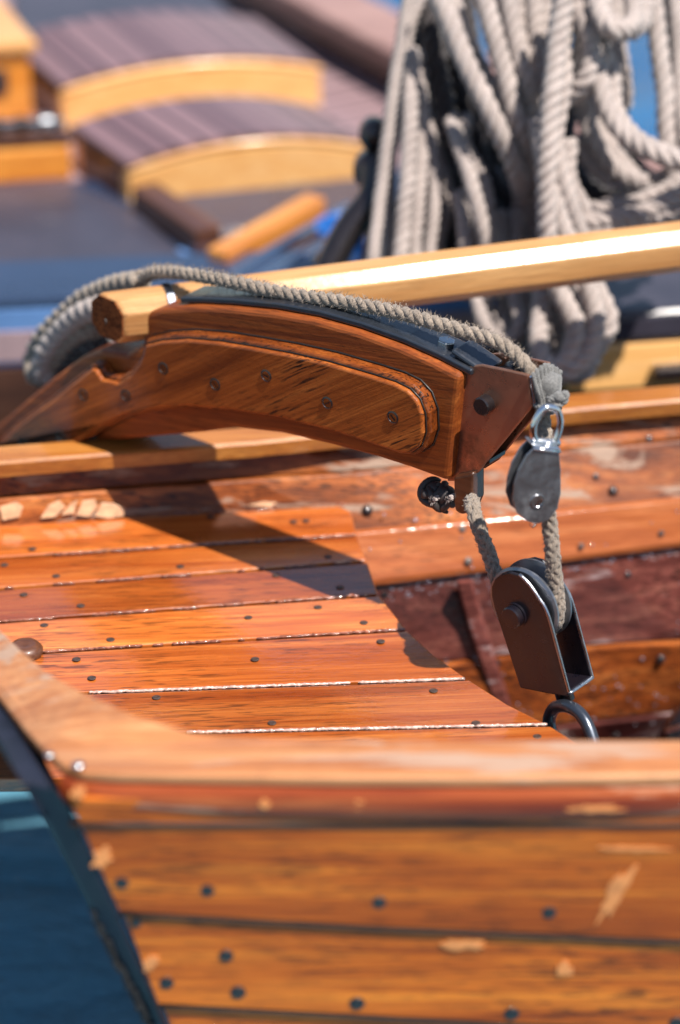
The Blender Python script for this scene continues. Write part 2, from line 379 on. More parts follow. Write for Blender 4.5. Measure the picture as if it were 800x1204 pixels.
# box at the upper left
P = on_z(40, 150, ZD)
box = thing('deck_box', P, 'amber varnished deck box with pale lid at the upper left corner', 'box')
g = MB(); ex, ey = V((.97, .22, 0)), V((-.35, .94, 0))
g.prism([P, P - ex * .5, P - ex * .5 + ey * .55, P + ey * .55], (0, 0, .146)); g.build('body', m_deepyel, box, bevel=.006)
g = MB(); Q = P + V((0, 0, .148)) + ex * .012 - ey * .012
g.prism([Q, Q - ex * .53, Q - ex * .53 + ey * .58, Q + ey * .58], (0, 0, .022)); g.build('lid', m_yellow, box, bevel=.005)
g = MB(); p = P - ex * .06 - ey * .004 + V((0, 0, .095)); g.box(p, .03, .008, .045, (ex, ey, V((0, 0, 1)))); g.build('latch', m_iron, box, bevel=.002)
# low coaming and chain rail in front of it
P = on_z(86, 212, ZD)
cm = thing('hatch_coaming', P, 'low orange varnished coaming at the left below the metal rail', 'coaming')
g = MB(); ex = V((.985, .17, 0)); ey = V((-.45, .89, 0))
g.prism([P, P - ex * .6, P - ex * .6 + ey * .09, P + ey * .09], (0, 0, .066)); g.build('board', m_deepyel, cm, bevel=.008)
g = MB(); q = P + V((0, 0, .068)); g.prism([q + ex * .01, q - ex * .6, q - ex * .6 + ey * .05, q + ey * .05], (0, 0, .016)); g.build('dark_cap', m_brown, cm, bevel=.003)
tr = thing('traveller_rail', P + V((0, 0, .10)), 'dark metal rail with knobbly shackles along the coaming top at the left', 'rail')
g = MB(); q = P + V((0, 0, .100)) + ey * .03; g.tube([q, q - ex * .55], .009, 10); g.build('bar', m_iron, tr, smooth=40)
for k in range(7):
    g = MB(); c = q - ex * (.03 + .045 * k); g.lathe(c - ex * .012, ex, [(0, .006), (.003, .014), (.02, .014), (.024, .006)], 14); g.build('collar', m_steel if k % 3 == 0 else m_blackiron, tr, smooth=40)
# flat slate panels on the deck
P = [on_z(u, v, ZD + .012) for u, v in ((-260, 330), (238, 322), (160, 246), (84, 216), (-260, 232))]
g = MB(); g.prism([p - V((0, 0, .01)) for p in P], (0, 0, .012)); g.build('deck_panel', m_slate, ship, bevel=.003)
P = [on_z(u, v, ZD + .09) for u, v in ((26, 48), (290, 34), (240, -20), (10, -20))]
g = MB(); g.prism([p - V((0, 0, .088)) for p in P], (0, 0, .088)); g.build('cabin_top', m_slate, ship, bevel=.003)
# beam leaning down from the hatch
g = MB(); a, b = on_z(170, 232, ZD + .03), on_z(246, 285, ZD + .03); dd = (b - a).normalized(); nn = V((-dd.y, dd.x, 0))
g.box((a + b) / 2, (b - a).length, .05, .05, (dd, nn, V((0, 0, 1))))
tag(g.build('timber', m_brown, M=frame(a, dd, nn, V((0, 0, 1))), bevel=.005), 'dark brown squared timber on the deck at the near hatch corner', 'timber')
# ladder: amber stile and two pale rails
a, b = on_z(255, 306, ZD + .05), on_z(372, 240, ZD + .05); dd = (b - a).normalized(); nn = V((dd.y, -dd.x, 0))
lad = thing('boarding_ladder', a, 'ladder of one amber stile and two pale metal rails lying in front of the hatch', 'ladder')
M = frame(a, dd, nn, V((0, 0, 1)))
g = MB(); g.box((a + b) / 2, (b - a).length, .04, .035, (dd, nn, V((0, 0, 1)))); g.build('stile', m_inwale, lad, M=M, bevel=.005)
for k in (1, 2):
    g = MB(); g.tube([a + nn * .05 * k - dd * .04, b + nn * .05 * k + dd * .02], .008, 10); g.build('rail', m_bright, lad, smooth=40)
g = MB(); g.prism([a + nn * .02 - V((0, 0, .025)), b + nn * .02 - V((0, 0, .025)), b + nn * .15 - V((0, 0, .025)), a + nn * .15 - V((0, 0, .025))], (0, 0, .008)); g.build('tread', m_slate, lad)
# chromed tube, blue tub, black cleat
a, b = on_z(362, 306, ZD + .10), on_z(408, 274, ZD + .12)
g = MB(); g.tube([a, b], .013, 14); tag(g.build('metal_tube', m_bright, smooth=40), 'short shiny metal tube lying beside the hanging ropes', 'tube')
c = on_z(412, 300, ZD + .03)
tub = thing('tub', c, 'small bright blue tub standing left of the hanging ropes', 'tub')
g = MB(); g.lathe(c - V((0, 0, .03)), (0, 0, 1), [(0, .045), (.08, .055), (.08, .05), (.01, .042)], 24); g.build('bowl', m_bluetub, tub, smooth=40)
g = MB(); g.tube([c + V((.054 * math.cos(t), .054 * math.sin(t), .05)) for t in [k * math.pi / 12 for k in range(25)]], .005, 8); g.build('rim', m_bluetub, tub, smooth=60)
cl = thing('cleat', at_d(440, 300, 4.06), 'black iron horn cleat against the left side of the hanging ropes', 'cleat')
g = MB(); g.tube(catmull([at_d(*p) for p in ((385, 318, 4.06), (410, 270, 4.06), (438, 232, 4.06), (442, 195, 4.06))], .01), .022, 12); g.build('horn', m_blackiron, cl, smooth=50)
for u, v, r in ((440, 155, .022), (438, 198, .028)):
    c = at_d(u, v, 4.08); g = MB(); g.lathe(c - V((0, .03, 0)), (0, 1, 0), [(0, r * .5), (.012, r), (.04, r), (.055, r * .5)], 20); g.build('knob', m_blackiron, cl, smooth=50)
g = MB(); g.tube([at_d(447, 150, 4.10), at_d(447, 330, 4.10)], .024, 12); g.build('post', m_blackiron, cl, smooth=50)
# hatch at the right
P = on_z(668, 463, ZD)
hb = thing('low_hatch', P, 'low hatch at the right edge with navy top and honey front above the gunwale', 'hatch')
ex = V((.985, .17, 0)); ey = V((-.17, .985, 0))
g = MB(); g.prism([P, P + ex * .75, P + ex * .75 + ey * .4, P + ey * .4], (0, 0, .075)); g.build('front_board', m_yellow, hb, M=frame(P, ex, ey, V((0, 0, 1))), bevel=.004)
g = MB(); q = P + V((0, 0, .077)) - ey * .004 - ex * .01; g.prism([q, q + ex * .8, q + ex * .8 + ey * .5, q + ey * .5], (0, 0, .05)); g.build('lid', m_slate, hb, bevel=.012, bseg=3)
g = MB(); q = P + ex * .16 - ey * .012 + V((0, 0, .03)); g.box(q, .07, .024, .02, (ex, ey, V((0, 0, 1)))); g.build('handle', m_blackiron, hb, bevel=.006)

# ------------------------------------------------------------------ ropes
def lay_rope(g, pts, rad, lay=None, ns=3, step=None, seg=7, tight=.52, wob=0):
    lay = lay or rad * 6.0
    P = catmull(pts, step or lay / 14); T, N, B = frames(P)
    ph0 = random.random() * 6; P = [P[i] + (N[i] * math.sin(i * .045 + ph0) + B[i] * math.cos(i * .061 + ph0)) * rad * .10 for i in range(len(P))]
    d = 0; ang = [0.0]
    for i in range(1, len(P)): d += (P[i] - P[i - 1]).length; ang.append(2 * math.pi * d / lay)
    for k in range(ns):
        ph = 2 * math.pi * k / ns
        Q = [P[i] + (N[i] * math.cos(ang[i] + ph) + B[i] * math.sin(ang[i] + ph)) * rad * tight for i in range(len(P))]
        g.tube(Q, [rad * .56 * (1 + .07 * math.sin(i * .31 + k * 2.1) + .05 * math.sin(i * .083 + k)) for i in range(len(P))], seg)
    return P
def braid(g, pts, rad, step=.004):
    P = catmull(pts, step); T, N, B = frames(P); d = [0.0]
    for i in range(1, len(P)): d.append(d[-1] + (P[i] - P[i - 1]).length)
    lay = rad * 7.5
    for sgn in (1, -1):
        for k in range(5):
            Q = []
            for i in range(len(P)):
                a = sgn * 2 * math.pi * d[i] / lay + k * math.pi * .4 + (0 if sgn > 0 else .4)
                r = rad * (.66 + .12 * math.cos(2 * math.pi * d[i] / lay * 4 * sgn + k * math.pi))
                Q.append(P[i] + (N[i] * math.cos(a) + B[i] * math.sin(a)) * r)
            g.tube(Q, rad * .38, 7)
    g.tube(P, rad * .76, 10); return P
def fuzz(g, P, rad, n, ln=.006):
    T, N, B = frames(P)
    for _ in range(n):
        i = random.randrange(1, len(P) - 1); a = random.random() * 6.283
        o = (N[i] * math.cos(a) + B[i] * math.sin(a)); s = P[i] + o * rad * .9 + T[i] * random.uniform(-.003, .003)
        t = (o * random.uniform(.3, 1) + T[i] * random.uniform(-1, 1) + B[i] * random.uniform(-.5, .5)).normalized() * ln * random.uniform(.4, 1.2)
        wv = t.cross(o + V((.1, .2, .3))).normalized() * .00022
        g.add([s - wv, s + wv, s + t * .6 + wv + o * .001, s + t + o * .0005], [(0, 1, 2), (0, 2, 3)])

RG = 'rope hanks hanging behind the spar'
def hank(label, strands, mat, rad, at):
    t = thing('rope_hank', at, label, 'rope', RG)
    for st in strands:
        r = rad * st[0] * (.70 if mat is m_rope2 else .84)
        for du, dd_ in ((0, 0), (19, .045))[:2 if mat is m_rope2 else 1]:
            g = MB(); lay_rope(g, [at_d(u + du * (1 - .7 * abs(math.sin(k * 1.3 + du))), v, d + dd_ - .62) for k, (u, v, d) in enumerate(st[1:])], r, lay=r * random.uniform(3.7, 4.4), seg=6, step=r * .42)
            g.build('rope_strand', mat, t, smooth=0)
    return t
hank('pale hank at the left of the hanging ropes, straight strands side by side', [
    (.72, (484, -20, 4.62), (474, 40, 4.62), (463, 100, 4.62), (454, 170, 4.62), (447, 230, 4.62), (439, 300, 4.6), (436, 330, 4.6)),
    (.9, (486, 60, 4.66), (483, 120, 4.62), (479, 190, 4.60), (474, 250, 4.6), (470, 300, 4.6), (468, 350, 4.6)),
    (.85, (490, 75, 4.68), (496, 130, 4.65), (494, 200, 4.63), (489, 260, 4.62), (487, 300, 4.62), (488, 345, 4.62)),
    (.75, (497, 110, 4.72), (507, 165, 4.66), (512, 230, 4.64), (506, 290, 4.64), (503, 340, 4.64))], m_rope2, .0185, at_d(470, 300, 4.6))
hank('hank coloured dark for shade, hanging in the gap between the pale hanks', [
    (1.0, (486, -20, 4.74), (498, 60, 4.74), (512, 140, 4.74), (522, 220, 4.74), (528, 300, 4.74), (530, 350, 4.74)),
    (1.0, (496, -20, 4.68), (512, 70, 4.68), (528, 150, 4.68), (548, 200, 4.70), (575, 240, 4.72), (610, 280, 4.72), (640, 310, 4.72)),
    (1.0, (512, -20, 4.72), (530, 60, 4.72), (548, 130, 4.72), (566, 190, 4.74), (598, 235, 4.74), (628, 262, 4.74), (650, 300, 4.74)),
    (.9, (476, -20, 4.80), (500, 40, 4.80), (505, 150, 4.82), (514, 240, 4.82), (518, 340, 4.82)),
    (1.0, (545, -20, 4.82), (556, 60, 4.82), (582, 130, 4.82), (600, 200, 4.82), (605, 300, 4.82)),
    (1.0, (585, -20, 4.82), (598, 70, 4.82), (625, 140, 4.82), (640, 210, 4.82), (640, 310, 4.82)),
    (1.0, (628, -20, 4.84), (632, 60, 4.84), (630, 140, 4.84), (612, 200, 4.84), (600, 300, 4.84)),
    (1.0, (618, -20, 4.86), (615, 80, 4.86), (575, 200, 4.86), (560, 310, 4.86)),
    (1.0, (688, -20, 4.80), (684, 60, 4.8), (670, 130, 4.80), (668, 175, 4.78), (684, 212, 4.75), (712, 232, 4.72), (742, 230, 4.7)),
    (1.0, (735, 172, 4.8), (755, 205, 4.78), (785, 214, 4.76), (830, 205, 4.75)),
    (1.1, (560, 120, 4.9), (575, 200, 4.9), (590, 330, 4.9)), (1.1, (600, 100, 4.92), (612, 200, 4.92), (622, 330, 4.92)), (1.1, (530, 100, 4.92), (540, 200, 4.92), (545, 340, 4.92)), (1.1, (640, 180, 4.9), (655, 250, 4.9), (650, 330, 4.9)),
    (1.1, (500, 150, 4.9), (502, 250, 4.9), (498, 340, 4.9)), (1.1, (670, 200, 4.9), (690, 250, 4.9), (700, 300, 4.9)),
    (.8, (800, -20, 4.78), (798, 60, 4.78), (800, 160, 4.78), (806, 210, 4.78))], m_shaderope, .0185, at_d(540, 300, 4.74))
hank('pale hank in the middle of the hanging ropes, strands slanting down to the right', [
    (1.08, (512, -20, 4.56), (533, 35, 4.55), (556, 90, 4.54), (580, 140, 4.54), (603, 193, 4.58), (615, 240, 4.66), (618, 310, 4.7)),
    (1.05, (563, -20, 4.56), (580, 40, 4.55), (595, 95, 4.55), (609, 150, 4.56), (620, 185, 4.6), (634, 240, 4.66), (640, 310, 4.7)),
    (.95, (592, -20, 4.56), (604, 40, 4.56), (615, 85, 4.56), (624, 125, 4.58), (640, 200, 4.62), (655, 270, 4.62), (660, 350, 4.6), (652, 400, 4.58), (634, 432, 4.58)),
    (.85, (530, 140, 4.66), (540, 170, 4.60), (554, 215, 4.58), (566, 260, 4.58), (576, 310, 4.6), (580, 350, 4.62)),
    (.8, (540, 225, 4.64), (546, 260, 4.62), (549, 300, 4.62), (552, 350, 4.64)),
    (.85, (585, 250, 4.66), (590, 300, 4.64), (606, 350, 4.62), (612, 385, 4.6), (596, 402, 4.6), (572, 384, 4.6), (560, 350, 4.62)),
    (.85, (610, 245, 4.66), (605, 300, 4.66), (592, 360, 4.66), (602, 410, 4.62), (628, 425, 4.6), (650, 405, 4.6))], m_rope2, .0195, at_d(590, 300, 4.6))
hank('pale hank in front of the others, one straight strand and two big round bottom loops', [
    (1.05, (664, -20, 4.46), (656, 40, 4.46), (649, 100, 4.45), (644, 160, 4.45), (642, 215, 4.46), (644, 275, 4.48), (654, 330, 4.5), (668, 360, 4.5), (678, 390, 4.5), (666, 425, 4.5), (645, 432, 4.5), (634, 400, 4.52), (640, 340, 4.55), (640, 300, 4.56)),
    (1.0, (630, 140, 4.55), (640, 185, 4.52), (650, 230, 4.5), (672, 290, 4.5), (694, 340, 4.5), (702, 380, 4.5), (692, 415, 4.5), (668, 438, 4.5), (648, 440, 4.52)),
    (.95, (652, 165, 4.5), (662, 210, 4.5), (678, 260, 4.52), (690, 310, 4.55), (686, 360, 4.55), (682, 400, 4.56), (660, 432, 4.56)),
    (.95, (668, -20, 4.52), (685, 20, 4.5), (697, 55, 4.5), (690, 92, 4.5), (668, 114, 4.52), (648, 112, 4.54)),
    (.9, (626, -20, 4.6), (630, 60, 4.6), (636, 120, 4.6), (640, 160, 4.6))], m_rope2, .0195, at_d(660, 300, 4.5))
hank('pale hank at the right of the hanging ropes, wide loop sweeping to the frame edge', [
    (1.0, (672, -20, 4.56), (695, 40, 4.54), (704, 85, 4.52), (714, 128, 4.50), (736, 160, 4.48), (768, 180, 4.46), (810, 190, 4.45), (850, 180, 4.45)),
    (1.0, (698, -20, 4.5), (704, 12, 4.48), (718, 34, 4.46), (738, 34, 4.48), (748, 18, 4.52), (744, -20, 4.55)),
    (.9, (720, -20, 4.66), (722, 50, 4.66), (722, 110, 4.66), (716, 150, 4.66), (724, 200, 4.66)),
    (.95, (683, 110, 4.6), (692, 150, 4.6), (708, 180, 4.6), (735, 205, 4.6), (760, 215, 4.62)),
    (.8, (680, 160, 4.62), (694, 190, 4.62), (712, 205, 4.62), (718, 212, 4.62)),
    (1.0, (766, -20, 4.6), (775, 50, 4.6), (783, 110, 4.6), (786, 170, 4.6), (800, 230, 4.62)),
    (.95, (640, 275, 4.6), (668, 265, 4.56), (705, 258, 4.55), (750, 250, 4.55), (800, 226, 4.55), (840, 200, 4.55)),
    (.95, (650, 290, 4.58), (690, 275, 4.56), (740, 266, 4.56), (800, 246, 4.56), (840, 225, 4.56)),
    (.9, (660, 255, 4.62), (700, 246, 4.6), (745, 240, 4.6), (800, 215, 4.6)),
    (.9, (792, -20, 4.62), (800, 60, 4.62), (803, 130, 4.6), (810, 190, 4.6)),
    (.9, (690, 252, 4.62), (740, 232, 4.64), (800, 200, 4.64), (840, 180, 4.64))], m_rope2, .0195, at_d(740, 240, 4.55))
# belaying pin seen between them
pin = thing('belaying_pin', at_d(661, 150, 4.5), 'short amber belaying pin glimpsed between the hanging ropes', 'pin')
g = MB(); g.lathe(at_d(661, 185, 4.5), (0, 0, 1), [(0, .012), (.05, .016), (.06, .011), (.09, .02), (.11, .012)], 18); g.build('shaft', m_deepyel, pin, smooth=50)

# ------------------------------------------------------------------ the dinghy
ZS = -0.095                                              # seat height, rail top is z = 0
dg = thing('dinghy', (0, 0, -.45), 'varnished wooden dinghy filling the foreground, planked stern seat and navy transom', 'boat')
def strip(rows, th, name, mat, parent=dg, bevel=.003, rings=None):
    """rows: list of (upper point, lower point) along the boat; a plank of thickness th (a vector)"""
    g = MB(); th = V(th)
    R_ = [[a, b, b + th, a + th] for a, b in rows]
    g.loft(R_); return g.build(name, mat, parent, M=frame(rows[len(rows) // 2][0], V((1, 0, 0)), V((0, 1, 0)), V((0, 0, 1))), bevel=bevel)
def lerp_px(line, u):
    for (a, b), (c, d) in zip(line, line[1:]):
        if u <= c or (c, d) == line[-1]: return b + (d - b) * (u - a) / (c - a)
ZN, DY = .14, -.213                                     # near rail height, shift of the near side
US = [-60, 60, 150, 300, 450, 600, 800, 1000, 1300]
# outside strakes on the near side
corner = [(40, 870), (90, 962), (135, 1068), (192, 1204), (240, 1310), (280, 1400)]
def left_u(v):
    for (a, b), (c, d) in zip(corner, corner[1:]):
        if v <= d: return a + (c - a) * (v - b) / (d - b)
    return corner[-1][0]
seams = [([(80, 940), (400, 942), (800, 946)], -.3945), ([(150, 1073), (400, 1088), (800, 1106)], -.384), ([(185, 1181), (400, 1193), (800, 1214)], -.372), ([(230, 1290), (400, 1305), (800, 1330)], -.358), ([(270, 1390), (400, 1400), (800, 1420)], -.30)]
def seam_pts(k, inset=0, raise_=0):
    line, y = seams[k]; lu = left_u(line[0][1]); out = []
    for u in [lu + 3, lu + 60, 300, 450, 600, 800, 1000, 1300, 1800]:
        p = on_y(u, lerp_px(line, u), y + DY + inset); p.z += raise_; out.append(p)
    return out
near_strakes = []
for k in range(4):
    up_ = seam_pts(k, .003 if k else 0, .014 if k else 0); lo_ = seam_pts(k + 1)
    near_strakes.append(strip(list(zip(up_, lo_)), (0, .012, .002), 'hull_strake', m_hull, bevel=.0015))
m_lap = plain('dark lap shade', (.030, .012, .006, 1), .6, .5, scale=40)  # dark beads along the laps, lap shadow put into their colour
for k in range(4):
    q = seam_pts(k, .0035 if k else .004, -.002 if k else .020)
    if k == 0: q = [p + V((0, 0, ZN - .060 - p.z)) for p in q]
    g = MB(); g.tube(q, .0032 if k else .004, 8); g.build('lap_shade', m_lap, near_strakes[k], smooth=0)
def dome_mesh(name, r, h, mat):
    g = MB(); g.lathe((0, 0, 0), (0, 0, 1), [(0, r), (h * .5, r * .86), (h * .85, r * .5), (h, 0)], 14); o = g.build(name, mat, local=True, smooth=0); return o
proto_rivet = dome_mesh('rivet', .0062, .0012, m_blackiron); proto_screw = dome_mesh('screw', .0042, .0004, m_stud); proto_boss = dome_mesh('rivet', .0070, .0045, m_blackiron)
proto_shiny = dome_mesh('screw', .0062, .003, m_steel); C.objects.unlink(proto_shiny); C.objects.unlink(proto_rivet); C.objects.unlink(proto_screw); C.objects.unlink(proto_boss)
def stud(proto, p, n, parent, s=1.0):
    q = V(n).normalized().to_track_quat('Z', 'Y').to_matrix().to_4x4()
    o = dup(proto, Matrix.Translation(p) @ q @ Matrix.Diagonal((s, s, s, 1)), parent); return o
def on_strake(u, v, k):
    t_, y0 = seams[k]; b_, y1 = seams[k + 1]; vt, vb = lerp_px(t_, u), lerp_px(b_, u)
    y0 = y0 + DY + (.003 if k else 0); y1 += DY; f = (v - vt) / (vb - vt); return on_y(u, v, y0 + (y1 - y0) * f)
for u, v, k, s in ((143, 1038, 0, 1), (244, 1047, 0, 1), (446, 1061, 0, 1), (646, 1073, 0, 1), (160, 1085, 1, .8), (196, 1156, 1, 1), (266, 1124, 1, 1), (280, 1167, 1, 1.1), (420, 1180, 1, 1.1), (602, 1192, 1, 1.1), (796, 1203, 1, 1.1)):
    stud(proto_rivet, on_strake(u, v, k), (0, -1, -.02), near_strakes[k], s * 1.25)
# pale scuffs and plugs: small filler patches standing a hair proud
def patch(pts, parent, mat, n=(0, -1, 0), th=.0012, name='filler_patch'):
    g = MB(); n = V(n).normalized(); g.prism([p for p in pts], n * th); return g.build(name, mat, parent)
m_fill = plain('pink filler', (.66, .24, .07, 1), .5, .25, scale=60)
def blob_px(cu, cv, ru, rv, rot, f, n=22):
    out = []
    for k in range(n):
        a = 2 * math.pi * k / n; q = random.uniform(.55, 1.2); x, y = ru * math.cos(a) * q, rv * math.sin(a) * q
        out.append(f(cu + x * math.cos(rot) - y * math.sin(rot), cv + x * math.sin(rot) + y * math.cos(rot)))
    return out
for cu, cv, ru, rv, rot, k in ((724, 1052, 38, 11, -1.0, 0), (545, 1110, 26, 7, .05, 1), (664, 1140, 9, 10, 0, 1), (120, 1008, 10, 15, .9, 0), (176, 1132, 8, 12, .9, 1), (745, 998, 46, 3, .03, 0)):
    patch(blob_px(cu, cv, ru, rv, rot, lambda u, v: on_strake(u, v, k)), near_strakes[k], m_fill)
# rail on the near side and across the transom (one cap with a knee in the corner)
outer = [(1800, 900), (1300, 903), (1000, 908), (800, 911), (600, 914), (400, 913), (250, 911), (140, 909), (95, 906), (72, 898), (52, 882), (30, 858), (0, 820), (-60, 742), (-140, 628), (-200, 536)]
inner = [(-150, 536), (-95, 628), (-30, 706), (0, 738), (26, 764), (60, 792), (105, 817), (160, 841), (230, 861), (320, 867), (450, 869), (600, 869), (800, 869), (1000, 866), (1300, 862), (1800, 860)]
def zr(u, v, top):
    return ZN if u > 140 else ZN * max(0, min(1, (v - 536) / (top - 536)))
g = MB(); cap = [on_z(u, v, zr(u, v, 903)) for u, v in outer] + [on_z(u, v, zr(u, v, 830)) for u, v in inner]
g.prism([p - V((0, 0, .014)) for p in cap], (0, 0, .014)); rail = g.build('rail_cap', m_rail, dg, bevel=.005, bseg=3)
# rounded rubbing strake under the rail
mid = [on_z(u, v, ZN) for u, v in outer[:10]]
g = MB(); rings = []
for i, p in enumerate(mid):
    q = V((p.x, p.y, ZN)); i_ = V((0, 1, 0)) if i < 9 else V((.6, .8, 0))
    prof = [(.026, -.0145), (.001, -.0145), (-.003, -.020), (-.0045, -.030), (-.004, -.042), (0, -.050), (.008, -.055), (.026, -.056)]
    rings.append([q + i_ * a + V((0, 0, z)) for a, z in prof])
g.loft(rings); rub = g.build('rubbing_strake', m_rub, dg, smooth=30)
for cu, cv, ru, rv in ((312, 945, 6, 6), (424, 946, 7, 6), (92, 932, 9, 9), (700, 951, 34, 4)):
    patch(blob_px(cu, cv, ru, rv, 0, lambda u, v: on_y(u, v, -.3985 + DY)), rub, m_fill)
for u, v, s in ((58, 888, 2.0), (92, 900, 2.6), (108, 823, 2.0)):
    o = stud(proto_shiny, on_z(u, v, zr(u, v, 903)), (0, 0, 1), rail, s * .42)
# transom
tdir = on_z(-140, 628, zr(-140, 628, 903)) - on_z(62, 890, ZN); tdir.z = 0; tdir.normalize()
edge = [(64, 908, -.392), (86, 958, -.390), (136, 1068, -.386), (193, 1204, -.366), (240, 1310, -.33), (285, 1410, -.26)]
left = [(24, 908), (50, 958), (106, 1068), (177, 1204), (226, 1310), (274, 1410)]
E = [on_y(u, v, y + DY) for u, v, y in edge]; Lf = [on_y(u, v, edge[i][2] + DY + .012) for i, (u, v) in enumerate(left)]
E[0].z = Lf[0].z = ZN - .016
g = MB(); rings = []
for i in range(len(E)):
    k = [1, .98, .93, .85, .7, .4][i]
    rings.append([E[i], E[i] + tdir * 1.02 * k + V((.035, 0, -.14 if i == 0 else 0)), Lf[i] + tdir * 1.02 * k + V((.03, 0, -.14 if i == 0 else 0)), Lf[i]])
g.loft(rings); trans = g.build('transom', m_navy, dg, bevel=.005)
g = MB()
for _ in range(420):                                   # crust of dried weed along the lower outer edge
    f = random.random() ** .6; k = 2 + f * 1.0; i = int(min(k, 4)); t = k - i
    p = Lf[i].lerp(Lf[i + 1], t) + V((random.uniform(-.003, .004), random.uniform(-.006, .01), 0)); s = random.uniform(.0015, .0042)
    g.box(p, s, s, s * 1.4, (V((1, .3, .2)).normalized(), V((-.3, 1, 0)).normalized(), V((-.1, .2, 1)).normalized()))
tag(g.build('weed_crust', m_weed, trans), kind='stuff')

# stern seat
seat_seams = [([(-150, 624), (0, 615), (410, 593)]), ([(-150, 665), (0, 656), (420, 629)]), ([(-150, 702), (0, 692), (432, 660)]), ([(-150, 742), (0, 731), (445, 699)]), ([(-150, 779), (30, 768), (480, 740)]), ([(-150, 824), (115, 814), (550, 798)]), ([(-150, 869), (230, 861), (645, 852)]), ([(-150, 920), (230, 914), (730, 906)])]
edge_r = [(398, 594), (413, 601), (420, 629), (425, 645), (432, 660), (445, 699), (478, 740), (510, 770), (550, 798), (597, 828), (645, 852), (690, 880), (730, 906)]
def er(v):
    for (a, b), (c, d) in zip(edge_r, edge_r[1:]):
        if v <= d: return a + (c - a) * (v - b) / (d - b)
    return edge_r[-1][0]
planks = []
gapv = 1.7
for k in range(7):
    t_, b_ = seat_seams[k], seat_seams[k + 1]
    vt0, vb0 = t_[-1][1], b_[-1][1]
    top = [(u, lerp_px(t_, u) + gapv) for u in (-150, 0, 120, 250)]; bot = [(u, lerp_px(b_, u) - gapv) for u in (250, 120, 0, -150)]
    mids = [(a, b) for a, b in edge_r if vt0 + 3 < b < vb0 - 3]
    rt = [(er(vt0 + gapv), vt0 + gapv)] + mids + [(er(vb0 - gapv), vb0 - gapv)]
    dz = random.uniform(-.0012, .0012)
    g = MB(); g.prism([on_z(u, v, ZS + dz) for u, v in top + rt + bot], (0, 0, -.018))
    planks.append(g.build('seat_plank', m_seat, dg, M=frame(on_z(200, (vt0 + vb0) / 2, ZS), V((.997, .075, 0)), V((-.075, .997, 0)), V((0, 0, 1))), bevel=.0022, bseg=3))
g = MB(); g.prism([on_z(u, v, ZS - .02) for u, v in [(-150, 622)] + [(a - 22, b + 4) for a, b in edge_r] + [(-150, 915)]], (0, 0, -.02)); g.build('seat_bearer', m_gap, dg)
# glistening varnish bead along the seams: lumps of uneven height
for k in range(0, 7):
    line = seat_seams[k]; u0, u1 = max(-60, line[1][0] - (40 if line[1][0] < 100 else 10)), line[2][0] - 2
    g = MB(); u = u0; pts, rad = [], []; fat = True; left_ = 5
    dens = [.8, .8, .6, .6, .75, .9, 1][k]
    while u < u1:
        pts.append(on_z(u, lerp_px(line, u) + random.uniform(-.5, .5), ZS - .0012 + random.uniform(-.0006, .0006) - (0 if fat else .003)))
        rad.append(random.uniform(.0014, .0025) if fat else .0006); u += random.uniform(1.6, 3.2); left_ -= 1
        if left_ <= 0: fat = random.random() < dens; left_ = random.randint(2, 11)
    g.tube(pts, rad, 7)
    g.build('seam_caulking', m_caulk if k > 4 else m_caulkred, planks[max(0, k - 1)], smooth=0)
for u, v, k in ((38, 645, 0), (248, 607, 0), (345, 613, 0), (5, 664, 1), (66, 677, 1), (212, 666, 1), (386, 654, 1), (28, 699, 2), (95, 712, 2), (325, 676, 2), (130, 752, 3), (52, 735, 3), (374, 714, 3), (428, 732, 3), (400, 690, 2), (90, 775, 4), (108, 797, 4), (448, 754, 4), (184, 820, 5), (510, 812, 5), (320, 850, 5), (560, 850, 5), (632, 866, 6), (360, 612, 0), (292, 726, 3), (300, 775, 4)):
    o = stud(proto_screw, on_z(u, v, ZS + .0008), (0, 0, 1), planks[k], 1.25)
# knob at the left end of the seat
c = on_z(30, 768, ZS); g = MB(); g.lathe(c, (0, 0, 1), [(0, .021), (.006, .022), (.012, .017), (.013, .010), (.009, .0)], 20); g.build('drain_plug', m_brown, dg, smooth=50)

# far side seen from the inside
def row(line, z):
    out = []
    for u in (-200, -60, 120, 300, 420, 560, 700, 800, 950, 1300): out.append(on_z(u, lerp_px(line, u), z))
    return out
rl = [(-200, 560), (0, 543), (300, 520), (660, 482), (800, 470)]
top_in = row(rl, 0.0)
g = MB(); rings = []
for p in top_in:
    rings.append([p + V((0, a, z)) for a, z in ((0, -.022), (-.001, -.003), (.003, 0), (.046, 0), (.049, -.003), (.049, -.022))])
g.loft(rings); inw = g.build('inwale', m_inwale, dg, smooth=28)
L1 = [(-200, 640), (0, 622), (420, 628 - 3), (800, 586)]
back = [p + V((0, .038, -.012)) for p in top_in]
lo1 = row(L1, -.128)
for i, u in enumerate((-200, -60, 120)): lo1[i] = V((back[i].x, back[i].y - .045, -.128))
lo1[3] = V((back[3].x, back[3].y - .05, -.128))
# upper plank in two boards with a dark seam between
mid1 = [a.lerp(b, .42) for a, b in zip(back, lo1)]
s1 = strip(list(zip(back, mid1)), (0, .012, 0), 'hull_strake', m_inner)
s2 = strip(list(zip([p + V((0, -.004, -.0012)) for p in mid1], [p + V((0, -.006, 0)) for p in lo1])), (0, .012, 0), 'hull_strake', m_inner)
